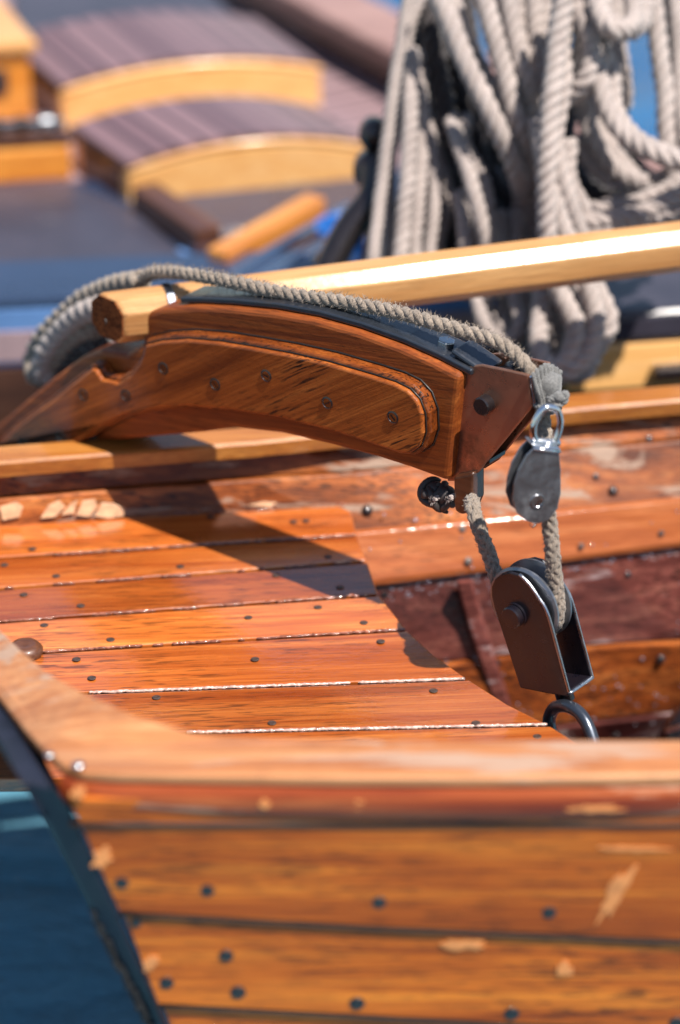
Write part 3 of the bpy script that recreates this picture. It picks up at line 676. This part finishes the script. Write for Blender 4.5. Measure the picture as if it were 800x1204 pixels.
# riser
L2 = [(420, 694), (800, 646)]
ri0 = [p + V((0, -.014, .004)) for p in lo1]; ri1 = row([(-200, 760)] + L2, -.186)
for i in range(4): ri1[i] = V((ri0[i].x, ri0[i].y - .012, -.186))
g = MB(); g.loft([[a + V((0, .016, 0)), a, a.lerp(b, .86), b + V((0, .005, 0)), b + V((0, .02, 0))] for a, b in zip(ri0, ri1)])
ris = g.build('seat_riser', m_salmon, dg, M=frame(ri0[5], V((.985, .17, 0)), V((-.17, .985, 0)), V((0, 0, 1))), bevel=.0015)
L3 = [(420, 790), (700, 758), (800, 752)]; L4 = [(420, 880), (724, 842), (800, 834)]; L5 = [(420, 960), (800, 905)]
w0 = [p + V((0, .012, -.004)) for p in ri1]; w1 = row([(-200, 860)] + L3, -.318); w2 = row([(-200, 950)] + L4, -.43); w3 = row([(-200, 1030)] + L5, -.57)
for i in range(4):
    for q, dy, z in ((w1, .03, -.318), (w2, .08, -.43), (w3, .12, -.57)): q[i] = V((w0[i].x, w0[i].y - dy, z))
w0, w1, w2, w3 = w0[3:], w1[3:], w2[3:], w3[3:]
s3 = strip(list(zip(w0, w1)), (0, .012, 0), 'hull_strake', m_wine)
s4 = strip(list(zip([p + V((0, -.006, -.002)) for p in w1], [p + V((0, -.004, 0)) for p in w2])), (0, .012, 0), 'hull_strake', m_orange)
s5 = strip(list(zip([p + V((0, -.010, -.003)) for p in w2], [p + V((0, -.006, 0)) for p in w3])), (0, .012, 0), 'hull_strake', m_wine)
g = MB(); f0 = [V((p.x, p.y - .005, p.z - .012)) for p in w3]
g.loft([[p, V((p.x, -.44, -.63)), V((p.x, -.44, -.645)), p - V((0, 0, .015))] for p in f0]); g.build('bottom_boards', m_wine, dg)
# outer skin of the far side closing the boat
strip(list(zip([p + V((0, .052, -.02)) for p in top_in[2:]], [V((p.x, p.y - .06, -.55)) for p in top_in[2:]])), (0, .01, 0), 'hull_skin', m_hull)
# rib
ribc = [(546, 682, -.186), (558, 725, -.25), (574, 775, -.318), (590, 822, -.385), (606, 866, -.45)]
g = MB(); rings = []
for i, (u, v, z) in enumerate(ribc):
    p = on_z(u, v, z); n = V((-.1, -.92, .36)); n.normalize(); t = V((1, .17, 0)).normalized()
    rings.append([p - t * .012 - n * .012, p - t * .011 + n * .012, p + t * .011 + n * .012, p + t * .012 - n * .012])
g.loft(rings); g.build('rib', m_wine, dg, bevel=.004)
def far_pt(u, v, rows):
    for (a, b) in rows:
        for i in range(len(a) - 1):
            pass
def inner_point(u, v, P0, P1, side=-1):
    """hit of the pixel ray with the plank between two polylines"""
    r = ray(u, v)
    for i in range(len(P0) - 1):
        a, b, c = P0[i], P0[i + 1], P1[i]
        n = (b - a).cross(c - a)
        if abs(r.dot(n)) < 1e-9: continue
        p = CAM + r * ((a - CAM).dot(n) / r.dot(n))
        if a.x - .001 <= p.x <= b.x + .001:
            n.normalize(); n = n if n.dot(r) < 0 else -n
            return p, n
    return None
for (u, v, P0, P1, par, pr, s) in ((431, 601, mid1, lo1, s2, proto_boss, 1.1), (720, 578, mid1, lo1, s2, proto_boss, 1), (700, 561, mid1, lo1, s2, proto_rivet, .7), (764, 516, back, mid1, s1, proto_rivet, .8),
        (738, 676, w0, w1, s3, proto_boss, 1), (746, 740, w0, w1, s3, proto_rivet, .9), (776, 773, w1, w2, s4, proto_boss, 1), (722, 858, w2, w3, s5, proto_boss, 1), (550, 683, w0, w1, s3, proto_rivet, .9), (582, 778, w1, w2, s4, proto_rivet, 1.1), (452, 700, w0, w1, s3, proto_rivet, 1), (640, 745, w0, w1, s3, proto_rivet, .9), (530, 712, w0, w1, s3, proto_rivet, .6),
        (544, 622, ri0, ri1, ris, proto_screw, 1.2), (551, 660, ri0, ri1, ris, proto_screw, 1.3), (684, 642, ri0, ri1, ris, proto_screw, 1), (778, 627, ri0, ri1, ris, proto_screw, 1)):
    h = inner_point(u, v, P0, P1)
    if h: stud(pr, h[0] + h[1] * (.006 if par is s2 else .0068 if par is s4 else .011 if par is s5 else .0005), h[1], par, s)
# peeling flakes on the upper plank at the left
def on_up(u, v):
    h = inner_point(u, v, mid1, lo1); return h[0] + V((0, -.009, 0))
for pts in (((0, 592), (20, 586), (28, 592), (24, 604), (4, 608)), ((48, 606), (58, 590), (70, 584), (78, 592), (66, 604)), ((72, 602), (84, 588), (92, 584), (88, 600)), ((90, 602), (98, 585), (112, 583), (116, 592), (106, 604)), ((112, 603), (120, 587), (134, 588), (148, 594), (146, 603), (128, 606)), ((292, 590), (310, 586), (326, 587), (318, 593))):
    q = [on_up(u, v) for u, v in pts]; g = MB(); g.prism(q, (0, -.0022, .0008)); g.build('varnish_flake', m_flake, s2, bevel=.0008)
# metallic beads added on the planks to make sun glints
g = MB()
def glint_bead(p, n, r):
    a = n.cross(V((.3, .5, .8))).normalized(); b = n.cross(a)
    g.loft([[p + n * r * h + (a * math.cos(t * math.pi / 4) + b * math.sin(t * math.pi / 4)) * r * q for t in range(8)] for h, q in ((0, 1), (.17, .86), (.29, .6), (.35, .3), (.37, .02))])
for _ in range(420):
    u = random.uniform(450, 800); which = random.random()
    if which < .3: P0, P1, v, o = w0, w1, lerp_px(L2, u) + abs(random.gauss(10, 8)), .0
    elif which < .6:
        cu, cv = random.choice(((520, 750), (510, 720), (740, 676), (640, 730), (790, 680), (530, 790))); u = random.gauss(cu, 20); v = random.gauss(cv, 16); P0, P1, o = w0, w1, .0
    elif which < .8: P0, P1, v, o = w0, w1, random.uniform(680, 800), 0
    elif which < .97: P0, P1, v, o = w1, w2, random.uniform(770, 850), .006
    else: P0, P1, u, v, o = ri0, ri1, random.uniform(430, 800), random.uniform(600, 680), 0
    if P0 is w0 and v > lerp_px(L3, u) - 6: continue
    h = inner_point(u, v, P0, P1)
    if h: glint_bead(h[0] + h[1] * (o + .0002), h[1], random.choice((.0012, .0016, .0021, .0027)))
s_ = NT('glint beads'); s_.set(Base_Color=(.55, .5, .56, 1), Roughness=.06, Metallic=.8)
tag(g.build('glint_beads', s_.m, dg, smooth=0), kind='stuff')

# black lump in the bilge at the right
c = on_z(832, 868, -.40)
lump = thing('lump', c, 'black lump in the bottom of the dinghy at the right edge', 'lump')
g = MB(); rings = []
for i in range(9):
    f = i / 8; rr = .075 * math.sqrt(max(0.001, 1 - f ** 2.2)) + .001; ring = []
    for j in range(20):
        a = 2 * math.pi * j / 20; q = 1 + .10 * math.sin(3 * a + f * 4) + .05 * math.sin(7 * a - f * 6)
        ring.append(c + V((rr * q * math.cos(a), rr * q * .8 * math.sin(a), -.05 + .115 * f)))
    rings.append(ring)
g.loft(rings); g.build('lump_body', m_lump, lump, smooth=0, sub=1)
g = MB(); g.tube(catmull([c + V((-.06, -.03, .03)), c + V((-.035, -.06, .06)), c + V((.0, -.055, .065)), c + V((.03, -.06, .04))], .006), .004, 8); g.build('steel_strip', m_steel, lump, smooth=0)  # thin steel strip across the lump

# ------------------------------------------------------------------ the davit
TH = R(38)
DD = V((math.cos(TH), -math.sin(TH), 0)); NB = V((math.sin(TH), math.cos(TH), 0)); ZZ = V((0, 0, 1))
REF = at_d(545, 500, 3.30)
MD = frame(REF, DD, NB, ZZ)
def dv(u, v, y=0.0): return on_plane(u, v, REF + NB * y, NB)
dav = thing('davit', dv(-160, 760, .03), 'curved varnished oak davit arm with iron head reaching over the dinghy', 'davit')
beam_top = [(168, 404), (165, 380), (172, 368), (190, 362), (230, 360), (270, 362), (320, 367), (370, 376), (420, 390), (470, 408), (510, 426), (541, 442)]
beam_bot = [(527, 567), (480, 550), (442, 538), (390, 524), (330, 510), (274, 504), (240, 509), (205, 512), (150, 517), (100, 521), (40, 526), (-20, 531), (-40, 560), (-80, 640), (-110, 740), (-130, 900)]
beam_left = [(-260, 900), (-215, 760), (-150, 640), (-66, 552), (0, 497), (60, 446), (95, 420), (118, 412), (148, 416)]
g = MB(); g.prism([dv(u, v) for u, v in beam_top + beam_bot + beam_left], NB * .066); g.build('arm_beam', m_arm, dav, M=MD, bevel=.007, bseg=3)
ch_top = [(174, 398), (195, 393), (225, 391), (262, 394), (300, 400), (345, 408), (390, 418), (442, 433), (470, 442), (488, 451), (501, 465), (508, 484), (509, 508), (503, 526), (491, 534), (473, 532)]
ch_bot = [(420, 514), (390, 505), (330, 490), (274, 482), (225, 478), (195, 481), (157, 488), (128, 502), (104, 516), (96, 520), (40, 525), (-20, 530), (-50, 570), (-90, 650), (-120, 790)]
ch_left = [(-200, 790), (-165, 720), (-115, 640), (-44, 560), (10, 508), (26, 493), (62, 466), (97, 438), (113, 425), (121, 427), (128, 438), (144, 442), (157, 434), (167, 421), (172, 408)]
pts = [(Matrix.Identity(3), (u, v)) for u, v in ch_top]
def inset(px, d):
    L = [MD.inverted() @ dv(u, v, -.012) for u, v in px]; n = len(L); out = []
    area = sum(L[i].x * L[(i + 1) % n].z - L[(i + 1) % n].x * L[i].z for i in range(n)); sg = 1 if area > 0 else -1
    for i in range(n):
        a, b, c = L[i - 1], L[i], L[(i + 1) % n]
        e1 = V((b.x - a.x, b.z - a.z)).normalized(); e2 = V((c.x - b.x, c.z - b.z)).normalized()
        n1, n2 = V((-e1.y, e1.x)) * sg, V((-e2.y, e2.x)) * sg; m = (n1 + n2)
        m = m.normalized() * (d / max(.5, m.normalized().dot(n1))); out.append(MD @ V((b.x + m.x, -.012, b.z + m.y)))
    return out
chpx = ch_top + ch_bot + ch_left
g = MB(); g.prism([p - NB * .005 for p in inset(chpx, 0)], NB * .0172); ck = g.build('cheek_board', m_cheek, dav, M=MD, bevel=.004, bseg=3)
g = MB(); g.prism([p - NB * .0048 for p in inset(chpx, .0055)], NB * -.0075); face = g.build('raised_face', m_cheek, ck, M=MD, bevel=.005, bseg=4)
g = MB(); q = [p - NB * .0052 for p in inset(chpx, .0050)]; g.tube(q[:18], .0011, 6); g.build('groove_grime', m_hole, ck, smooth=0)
g = MB(); q = [p + NB * .0118 for p in inset(chpx, -.0006)]; g.tube(q[:30], .0014, 6); g.build('joint_shade', m_hole, ck, smooth=0)  # dark line imitating the shadow gap between cheek and beam
for k, (u, v) in enumerate(((192, 433), (253, 452), (313, 442), (385, 474), (462, 491), (98, 464), (148, 465), (72, 513), (27, 520))):
    p = dv(u, v, -.0245); g = MB()
    g.lathe(p + NB * .003, -NB, [(0, .0085), (.0034, .0085), (.0040, .0066), (.0036, .0062), (.0022, .0058), (.0022, .0)], 22)
    g.box(p - NB * .0000, .0082, .0012, .0016, ((DD + ZZ * random.uniform(-1, 1)).normalized(), NB, ZZ))
    g.build('screw', m_hole if k in (0, 1, 5, 6, 7, 8) else m_blackiron, ck, smooth=35)
# iron strap along the top
tp = [(206, 360)] + [p for p in beam_top[4:]] ; tl = [dv(u, v - .5) for u, v in tp]; tl[-1] = tl[-1] + DD * -.002
tl.append(tl[-1] + (tl[-1] - tl[-2]).normalized() * .012)
g = MB(); g.loft([[p + NB * .009 + ZZ * .0005, p + NB * .009 + ZZ * .0085, p + NB * .057 + ZZ * .0085, p + NB * .057 + ZZ * .0005] for p in tl])
strap = g.build('iron_strap', m_iron, dav, M=MD, bevel=.002)
def hexbolt(px, y, parent, s=1.0):
    p = dv(*px, y); n = V((.12, -.05, 1)).normalized(); g = MB(); a = DD
    g.lathe(p - n * .002, n, [(0, .013 * s), (.003, .013 * s)], 24)
    b = n.cross(a).normalized(); a2 = b.cross(n)
    g.prism([p + n * .0015 + (a2 * math.cos(k * math.pi / 3) + b * math.sin(k * math.pi / 3)) * .0105 * s for k in range(6)], n * .010 * s)
    return g.build('bolt', m_steel, parent, bevel=.0012)
hexbolt((524, 410), .030, strap, 1.05); hexbolt((300, 352), .030, strap, .5); hexbolt((405, 374), .03, strap, .5)
# tongue where the strap ends, over the iron head
p = dv(541, 440); g = MB(); ax = (DD * .93 - ZZ * .30).normalized(); nz = NB.cross(ax) * -1
nz = nz if nz.z > 0 else -nz
g.box(p + NB * .034 + ZZ * .010 + ax * .0, .05, .040, .007, (ax, NB, nz)); g.build('strap_tongue', m_iron, strap, bevel=.003)
# end plate against the cut end of the beam
ea, eb = dv(541, 446), dv(528, 563)
g = MB(); g.prism([ea + NB * .0185, eb + NB * .0185, eb + NB * .062, ea + NB * .062], DD * .004); g.build('end_plate', m_blackiron, dav, bevel=.001)
# iron head: two cheeks with a sheave between
hx = [(534, 432), (566, 429), (600, 436), (621, 441), (626, 478), (562, 556), (546, 566), (526, 566)]
HY0, HY1 = .014, .056
H0 = [dv(u, v, HY0) for u, v in hx]
g = MB(); g.prism(H0, NB * .005); hc = g.build('head_cheek', m_cap, dav, M=MD, bevel=.0015)
g = MB(); g.prism([p + NB * (HY1 - HY0) for p in H0], NB * .005); g.build('head_cheek', m_cap, dav, M=MD, bevel=.0015)
pinp = dv(573, 474, HY0)
g = MB(); g.lathe(pinp, -NB, [(0, .0115), (.012, .0115), (.0135, .010)], 24); g.build('pin_head', m_blackiron, hc, smooth=35)
shc = dv(592, 462, HY0) + NB * .0235
g = MB(); g.lathe(shc - NB * .014, NB, [(0, .027), (.003, .029), (.014, .021), (.025, .029), (.028, .027)], 32); g.build('sheave', m_blackiron, dav, smooth=35)
a, b = dv(622, 442, HY0), dv(627, 477, HY0)
g = MB(); g.prism([a, b, b + NB * .012, a + NB * .012], DD * .004); g.build('nose_plate', m_bright, hc, bevel=.001)
# lower strap under the head
a, b = dv(540, 566, HY0), dv(572, 548, HY0)
g = MB(); g.prism([a + NB * .006, b + NB * .006, b + NB * .04, a + NB * .04], V((0, 0, .006))); g.build('head_bottom', m_blackiron, dav, bevel=.001)
# eye lug under the beam
lug = [(533, 560), (556, 556), (556, 590), (551, 602), (543, 606), (535, 602), (533, 590)]
g = MB(); g.prism([dv(u, v, .006) for u, v in lug], NB * .026); g.build('eye_lug', m_brown, dav, M=MD, bevel=.004, bseg=3)

# ------------------------------------------------------------------ spar lying on the davit
pc = dv(185, 358, .033)
pdir = V((.96, .24, .0)).normalized()
def spar_at(u, v):      # nearest point of the spar axis plane
    n = pdir.cross(V((0, 0, 1))).normalized(); return on_plane(u, v, pc, n)
s0, s1_ = spar_at(127, 374), spar_at(900, 277)
pd = (s1_ - s0).normalized(); s1_ = s0 + pd * 2.6
py = pd.cross(V((0, 0, 1))).normalized() * -1; pz = py.cross(pd) * -1
pz = pz if pz.z > 0 else -pz
spar = thing('spar', s0, 'pale varnished eight sided spar lying across the davit, sawn end at left', 'spar')
MS = frame(s0, pd, py, pz); rr = .0305
def octo(s, x0):
    out = []
    for a, b in ((1, .5), (.5, 1), (-.5, 1), (-1, .5), (-1, -.5), (-.5, -1), (.5, -1), (1, -.5)):
        out.append(s0 + pd * x0 + py * a * s + pz * b * s)
    return out
def octo_cut(s, x0):
    return [p - pd * (.55 * (p - s0).dot(py) - .05 * (p - s0).dot(pz)) for p in octo(s, x0)]
g = MB(); g.loft([octo_cut(rr * .93, 0), octo_cut(rr, .005), octo(rr, .4), octo(rr, .9), octo(rr * 1.0, 2.6)]); g.build('shaft', m_pole, spar, M=MS, bevel=.015, bseg=5, smooth=40)
m_endgrain = wood('sawn end grain', (.12, .036, .012, 1), (.24, .08, .026, 1), (.34, .12, .04, 1), streak=.8, coat=0, spec=.1, rough=.7)
g = MB(); g.loft([octo_cut(rr * .90, -.0016), octo_cut(rr * .90, .0006)]); eg = g.build('end_face', m_endgrain, spar, M=frame(s0, py, pd, pz))
g = MB(); g.lathe(s0 - pd * .0035 + py * .004 - pz * .006, pd, [(0, .005), (.003, .005)], 12); g.build('bolt_hole', m_hole, eg)
xb = (dv(203, 345, .0) - s0).dot(pd)
g = MB(); g.loft([octo(rr * 1.05, xb), octo(rr * 1.05, xb + .011)]); g.build('retaining_band', m_iron, spar, bevel=.001)
# knot and split in the spar near the right
# ------------------------------------------------------------------ tackle blocks and rope
NBL = V((.64, .768, 0)).normalized(); EB = V((NBL.y, -NBL.x, 0))
BREF = at_d(607, 723, 3.275)
def bp(u, v, y=0.0): return on_plane(u, v, BREF + NBL * y, NBL)
blk = thing('pulley_block', BREF, 'large dark bronze U-strap pulley block hanging tilted above the dinghy seat', 'pulley block')
bw = .046
cheek_px = [(612, 809), (581, 714), (578, 700), (578, 690), (582, 681), (590, 675), (600, 673), (610, 676), (621, 687), (633, 704), (643, 722), (655, 765), (669, 817), (666, 819), (640, 815)]
CH = [bp(u, v) for u, v in cheek_px]
MBK = frame(BREF, EB, NBL, ZZ)
g = MB(); g.prism(CH, NBL * .004); bc = g.build('cheek', m_block, blk, M=MBK, bevel=.0014, bseg=2)
g = MB(); g.prism([p + NBL * bw for p in CH], NBL * .004); g.build('cheek', m_block, blk, M=MBK, bevel=.0014)
# steel edge of the U: a bright rim strip round the bottom
bl, br = CH[0], CH[12]
g = MB(); upv = (CH[11] - CH[12]).normalized()
g.prism([bl + NBL * .004, br + NBL * .004, br + NBL * bw, bl + NBL * bw], upv * .004); g.build('bottom_plate', m_block, blk, M=MBK, bevel=.001)
def rim(path, name, par, off):
    g = MB(); P = [p + off for p in path]; g.tube(catmull(P, .004), .0021, 8); g.build(name, m_steel, par, smooth=0)
rim(CH[7:13], 'worn_edge', bc, NBL * .002)
rim(CH[9:13], 'worn_edge', bc, NBL * (bw + .002))
rim([CH[12] + NBL * .002, CH[12] + NBL * (bw + .002)], 'worn_edge', bc, V((0, 0, .001)))
pinb = BREF
g = MB(); g.lathe(pinb, -NBL, [(0, .0155), (.003, .0155), (.003, .0135), (.010, .0135), (.0115, .012), (.012, 0)], 28); g.build('pin', m_block, bc, smooth=35)
SC = BREF + NBL * (.004 + bw) / 2 + EB * .003 + ZZ * .008
SR = .049; GR = .039
g = MB(); g.lathe(SC - NBL * .016, NBL, [(0, .010), (0, SR - .003), (.002, SR), (.0045, SR), (.009, GR - .006), (.016, GR - .009), (.023, GR - .006), (.0275, SR), (.030, SR), (.032, SR - .003), (.032, .010)], 56); g.build('sheave', m_greysteel, blk, smooth=32)
# swivel and shackle below
sw = (CH[0].lerp(CH[12], .62)) + NBL * bw * .5
dn = -upv
g = MB(); g.lathe(sw, dn, [(0, .017), (.006, .016), (.008, .011), (.020, .011), (.022, .008)], 20); g.build('swivel', m_blackiron, blk, smooth=35)
shk = [at_d(*p) for p in ((705, 910, 3.235), (700, 880, 3.24), (693, 857, 3.245), (684, 841, 3.252), (672, 832, 3.262), (660, 830, 3.28), (651, 834, 3.295), (646, 846, 3.305), (648, 860, 3.31), (656, 878, 3.315), (662, 905, 3.315))]
g = MB(); g.tube(catmull(shk, .004),   .0078, 12); g.build('ring', m_iron, blk, smooth=0)
# the fall: over the davit head, down to the block, under its sheave and up to the knot
def loc(p): q = MBK.inverted() @ p; return q
tl_ = bp(558, 604, .025); tr_ = bp(646, 610, .025)
def tang(P, side):
    q = MBK.inverted() @ P; c = MBK.inverted() @ SC; dx, dz = q.x - c.x, q.z - c.z; D = math.hypot(dx, dz); a0 = math.atan2(dz, dx); return a0 + side * math.acos(min(1, GR / D))
aL, aR = tang(tl_, 1), tang(tr_, -1)
while aL < 0: aL += 2 * math.pi
while aR > aL: aR -= 2 * math.pi
arcp = []
a1 = aR + 2 * math.pi
for k in range(15):
    a = aL + (a1 - aL) * k / 14; arcp.append(SC + (EB * math.cos(a) + ZZ * math.sin(a)) * GR)
top_rope = [dv(*p) for p in ((168, 327, .075), (176, 321, .070), (192, 319, .060), (225, 322, .045), (262, 330, .035), (300, 338, .030), (350, 347, .030), (400, 353, .030), (450, 363, .030), (500, 377, .030), (540, 388, .030), (575, 398, .032), (600, 410, .034), (618, 427, .034), (630, 446, .036), (636, 470, .036))]
# keep the rope resting on the spar and strap
fall = thing('rope', top_rope[9], 'weathered grey rope over the davit arm and down through the big pulley block', 'rope')
g = MB(); P = lay_rope(g, top_rope[:], .0085, lay=.043, seg=9, step=.003); fuzz(g, P, .0085, 3200, .007); g.build('arm_length', m_rope, fall, smooth=0)
right_up = [dv(636, 470, .036), dv(640, 500, .034), bp(642, 540, .03).lerp(dv(642, 540, .036), .5), bp(644, 575, .027), tr_]
g = MB(); P = braid(g, right_up + [tr_.lerp(arcp[-1], .5)] + arcp[::-1] + [arcp[0].lerp(tl_, .5), tl_, dv(554, 580, .046)], .0088)
fuzz(g, P, .0088, 2200, .004); g.build('fall_length', m_rope, fall, smooth=0)
# stopper knot
kc = dv(528, 581, .030)
kn = thing('stopper_knot', kc, 'black taped stopper knot with two pale rope ends under the davit arm', 'knot')
g = MB()
kc = dv(518, 583, .022)
for dx, dz, r0 in ((-.009, .004, .0125), (.008, .003, .013), (-.002, -.008, .0115)):
    g.lathe(kc + DD * dx + ZZ * (dz - r0), ZZ, [(0, r0 * .3), (r0 * .35, r0 * .8), (r0, r0), (r0 * 1.65, r0 * .8), (r0 * 2, r0 * .3)], 14)
for k in range(11):
    ax = V((math.cos(k * 1.9), .5 * math.sin(k * 2.3), math.sin(k * 1.1) * .9)).normalized(); b1 = ax.cross(V((.2, .9, .3))).normalized(); b2 = ax.cross(b1)
    R0 = .0125 + .004 * math.sin(k * 3); n0 = k * .7; kq = kc + DD * .009 * math.cos(k * 2.4) + ZZ * .005 * math.sin(k * 1.7)
    g.tube([kq + (b1 * math.cos(t) + b2 * math.sin(t)) * R0 + ax * .004 * math.sin(t * 2 + k) for t in [n0 + .25 * j for j in range(20)]], [.002 + .0030 * math.sin(math.pi * j / 19) for j in range(20)], 7)
for q in (V((-.022, -.006, .006)), V((.017, .0, .004))):
    g.tube(catmull([kc, kc + q * .7, kc + q], .003), .006, 8)
g.build('taped_turns', m_tape, kn, smooth=0)
for u, v in ((509, 588), (528, 587)):
    p = dv(u, v, .0); g = MB(); lay_rope(g, [p + NB * .012, p + NB * .007, p + NB * .003], .0034, lay=.016, seg=6, step=.001); fuzz(g, [p + NB * .003, p, p - NB * .001, p - NB * .002], .003, 50, .003); g.build('rope_end', m_rope2, kn, smooth=0)

# lashing on the nose of the davit
lc = dv(642, 455, .040)
lash = thing('lashing', lc, 'grey cord lashing knotted round the nose of the iron davit head', 'lashing')
kx = dv(646, 474, .03)
for k in range(8):
    f = k / 7; a = dv(628 + 30 * f, 441 - 9 * math.sin(f * 3.1) - 2 * f, .012 + .05 * f); b = dv(632 + 26 * f, 458, .008 + .045 * f); c = dv(636 + 20 * f, 472, .015 + .03 * f)
    g = MB(); lay_rope(g, [a + NB * .012 - DD * .006 - ZZ * .006, a, b, c, c - ZZ * .008], .0027, lay=.012, seg=5, step=.0015); g.build('turn', m_cord, lash, smooth=0)
for k, v in enumerate((471, 476, 482)):
    cc = dv(647, v, .032); rx, ry = (.0155, .012, .010)[k], (.019, .014, .012)[k]
    g = MB(); lay_rope(g, [cc + DD * rx * math.cos(t) + NB * ry * math.sin(t) + ZZ * .002 * math.sin(t + k) for t in [2 * math.pi * j / 14 for j in range(15)]], .0034, lay=.014, seg=5, step=.0015); g.build('frapping', m_cord, lash, smooth=0)
g = MB(); q = dv(657, 467, .012); lay_rope(g, [q + V((-.012, 0, -.004)), q, q + V((.008, .002, .003)), q + V((.006, .0, -.008))], .0042, lay=.016, seg=6, step=.0015)
g.lathe(q - NB * .006, NB, [(0, .002), (.003, .0068), (.009, .0068), (.012, .002)], 12); g.build('knot', m_cord, lash, smooth=0)
g = MB(); g.lathe(dv(645, 462, .034) - ZZ * .022, ZZ, [(0, .011), (.012, .0125), (.03, .015), (.042, .0155), (.046, .009)], 16); g.build('core', m_cord, lash, smooth=0)
# small block hanging there
NS = V((-.32, .947, 0)).normalized(); ES = V((NS.y, -NS.x, 0)); SREF = at_d(632, 575, 3.17)
def sp(u, v, y=0.0): return on_plane(u, v, SREF + NS * y, NS)
sb = thing('pulley_block', SREF, 'small grey steel teardrop pulley block hanging from a shackle at the davit nose', 'pulley block')
MSB = frame(SREF, ES, NS, ZZ)
spx = [(628, 527), (658, 531), (660, 553), (660, 580), (656, 598), (646, 611), (634, 616), (620, 613), (608, 603), (603, 588), (605, 570), (610, 553), (620, 535)]
SPp = [sp(u, v) for u, v in spx]
g = MB(); g.prism(SPp, NS * .0028); sc1 = g.build('cheek', m_greysteel, sb, M=MSB, bevel=.0009)
g = MB(); g.prism([p + NS * .020 for p in SPp], NS * .0028); g.build('cheek', m_greysteel, sb, M=MSB, bevel=.0009)
g = MB(); cen = sp(632, 582, .0114); g.prism([cen + NS * -.006 + (p - cen - NS * (p - cen).dot(NS)) * .86 for p in SPp], NS * .012); g.build('shell', m_blackiron, sb, M=MSB, bevel=.002)
g = MB(); a, b = sp(627, 526), sp(659, 530); g.prism([a - NS * .001, b - NS * .001, b + NS * .024, a + NS * .024], (0, 0, .003)); g.build('top_fold', m_bright, sb, bevel=.001)
g = MB(); g.tube([a - NS * .0008 - ZZ * .001, b - NS * .0008 - ZZ * .001], .0018, 8); g.build('bright_edge', m_bright, sc1, smooth=0)
g = MB(); g.lathe(sp(632, 590), -NS, [(0, .0095), (.0012, .009), (.0016, .006), (.0010, .0055), (.0010, 0)], 24); g.build('axle', m_steel, sc1, smooth=30)
g = MB(); g.lathe(sp(627, 612, .011) - ZZ * .010, ZZ, [(0, .0), (.004, .004), (.010, .0055)], 14); g.build('tail_nub', m_bright, sb, smooth=40)
g = MB(); g.lathe(sp(643, 528, .011), ZZ, [(0, .009), (.009, .008), (.011, .006)], 18); g.build('neck', m_steel, sb, smooth=40)
# shackle link between lashing and small block
shl = thing('shackle', sp(643, 500, .011), 'polished steel shackle link joining the small block to the lashing', 'shackle')
lk = []
for u, v in ((634, 522), (628, 513), (628, 500), (634, 487), (640, 480), (648, 479), (656, 483), (659, 495), (657, 508), (652, 521)): lk.append(sp(u, v, .011))
g = MB(); g.tube(catmull(lk, .003), .0040, 12); g.build('bow', m_bright, shl, smooth=0)
g = MB(); a, b = sp(629, 519, .011), sp(657, 521, .011); e = (b - a).normalized(); g.lathe(a - e * .003, e, [(0, .004), (.003, .0048), (.029, .0048), (.034, .004)], 14); g.build('pin', m_steel, shl, smooth=40)

# rope coil made fast behind the spar end
coil = thing('rope_coil', dv(70, 440, .15), 'blurred rope coil turned behind the sawn end of the spar', 'rope')
for pts_, r_, m in (([(168, 330, .085), (136, 336, .10), (108, 346, .115), (80, 366, .12), (52, 394, .12), (38, 424, .12), (44, 448, .10)], .0145, m_rope),
        ([(118, 360, .085), (90, 374, .09), (66, 398, .095), (50, 428, .095), (56, 446, .10)], .016, m_rope2),
        ([(118, 384, .10), (90, 396, .10), (70, 416, .105), (58, 440, .11)], .014, m_rope),
        ([(120, 378, .13), (84, 392, .135), (54, 420, .135), (48, 440, .13)], .018, m_shaderope),
        ([(122, 400, .11), (96, 408, .115), (74, 428, .12), (66, 446, .12)], .018, m_shaderope)):
    g = MB(); lay_rope(g, [dv(u, v, y) for u, v, y in pts_], r_, lay=.062, seg=7, step=.006); g.build('turn', m, coil, smooth=0)
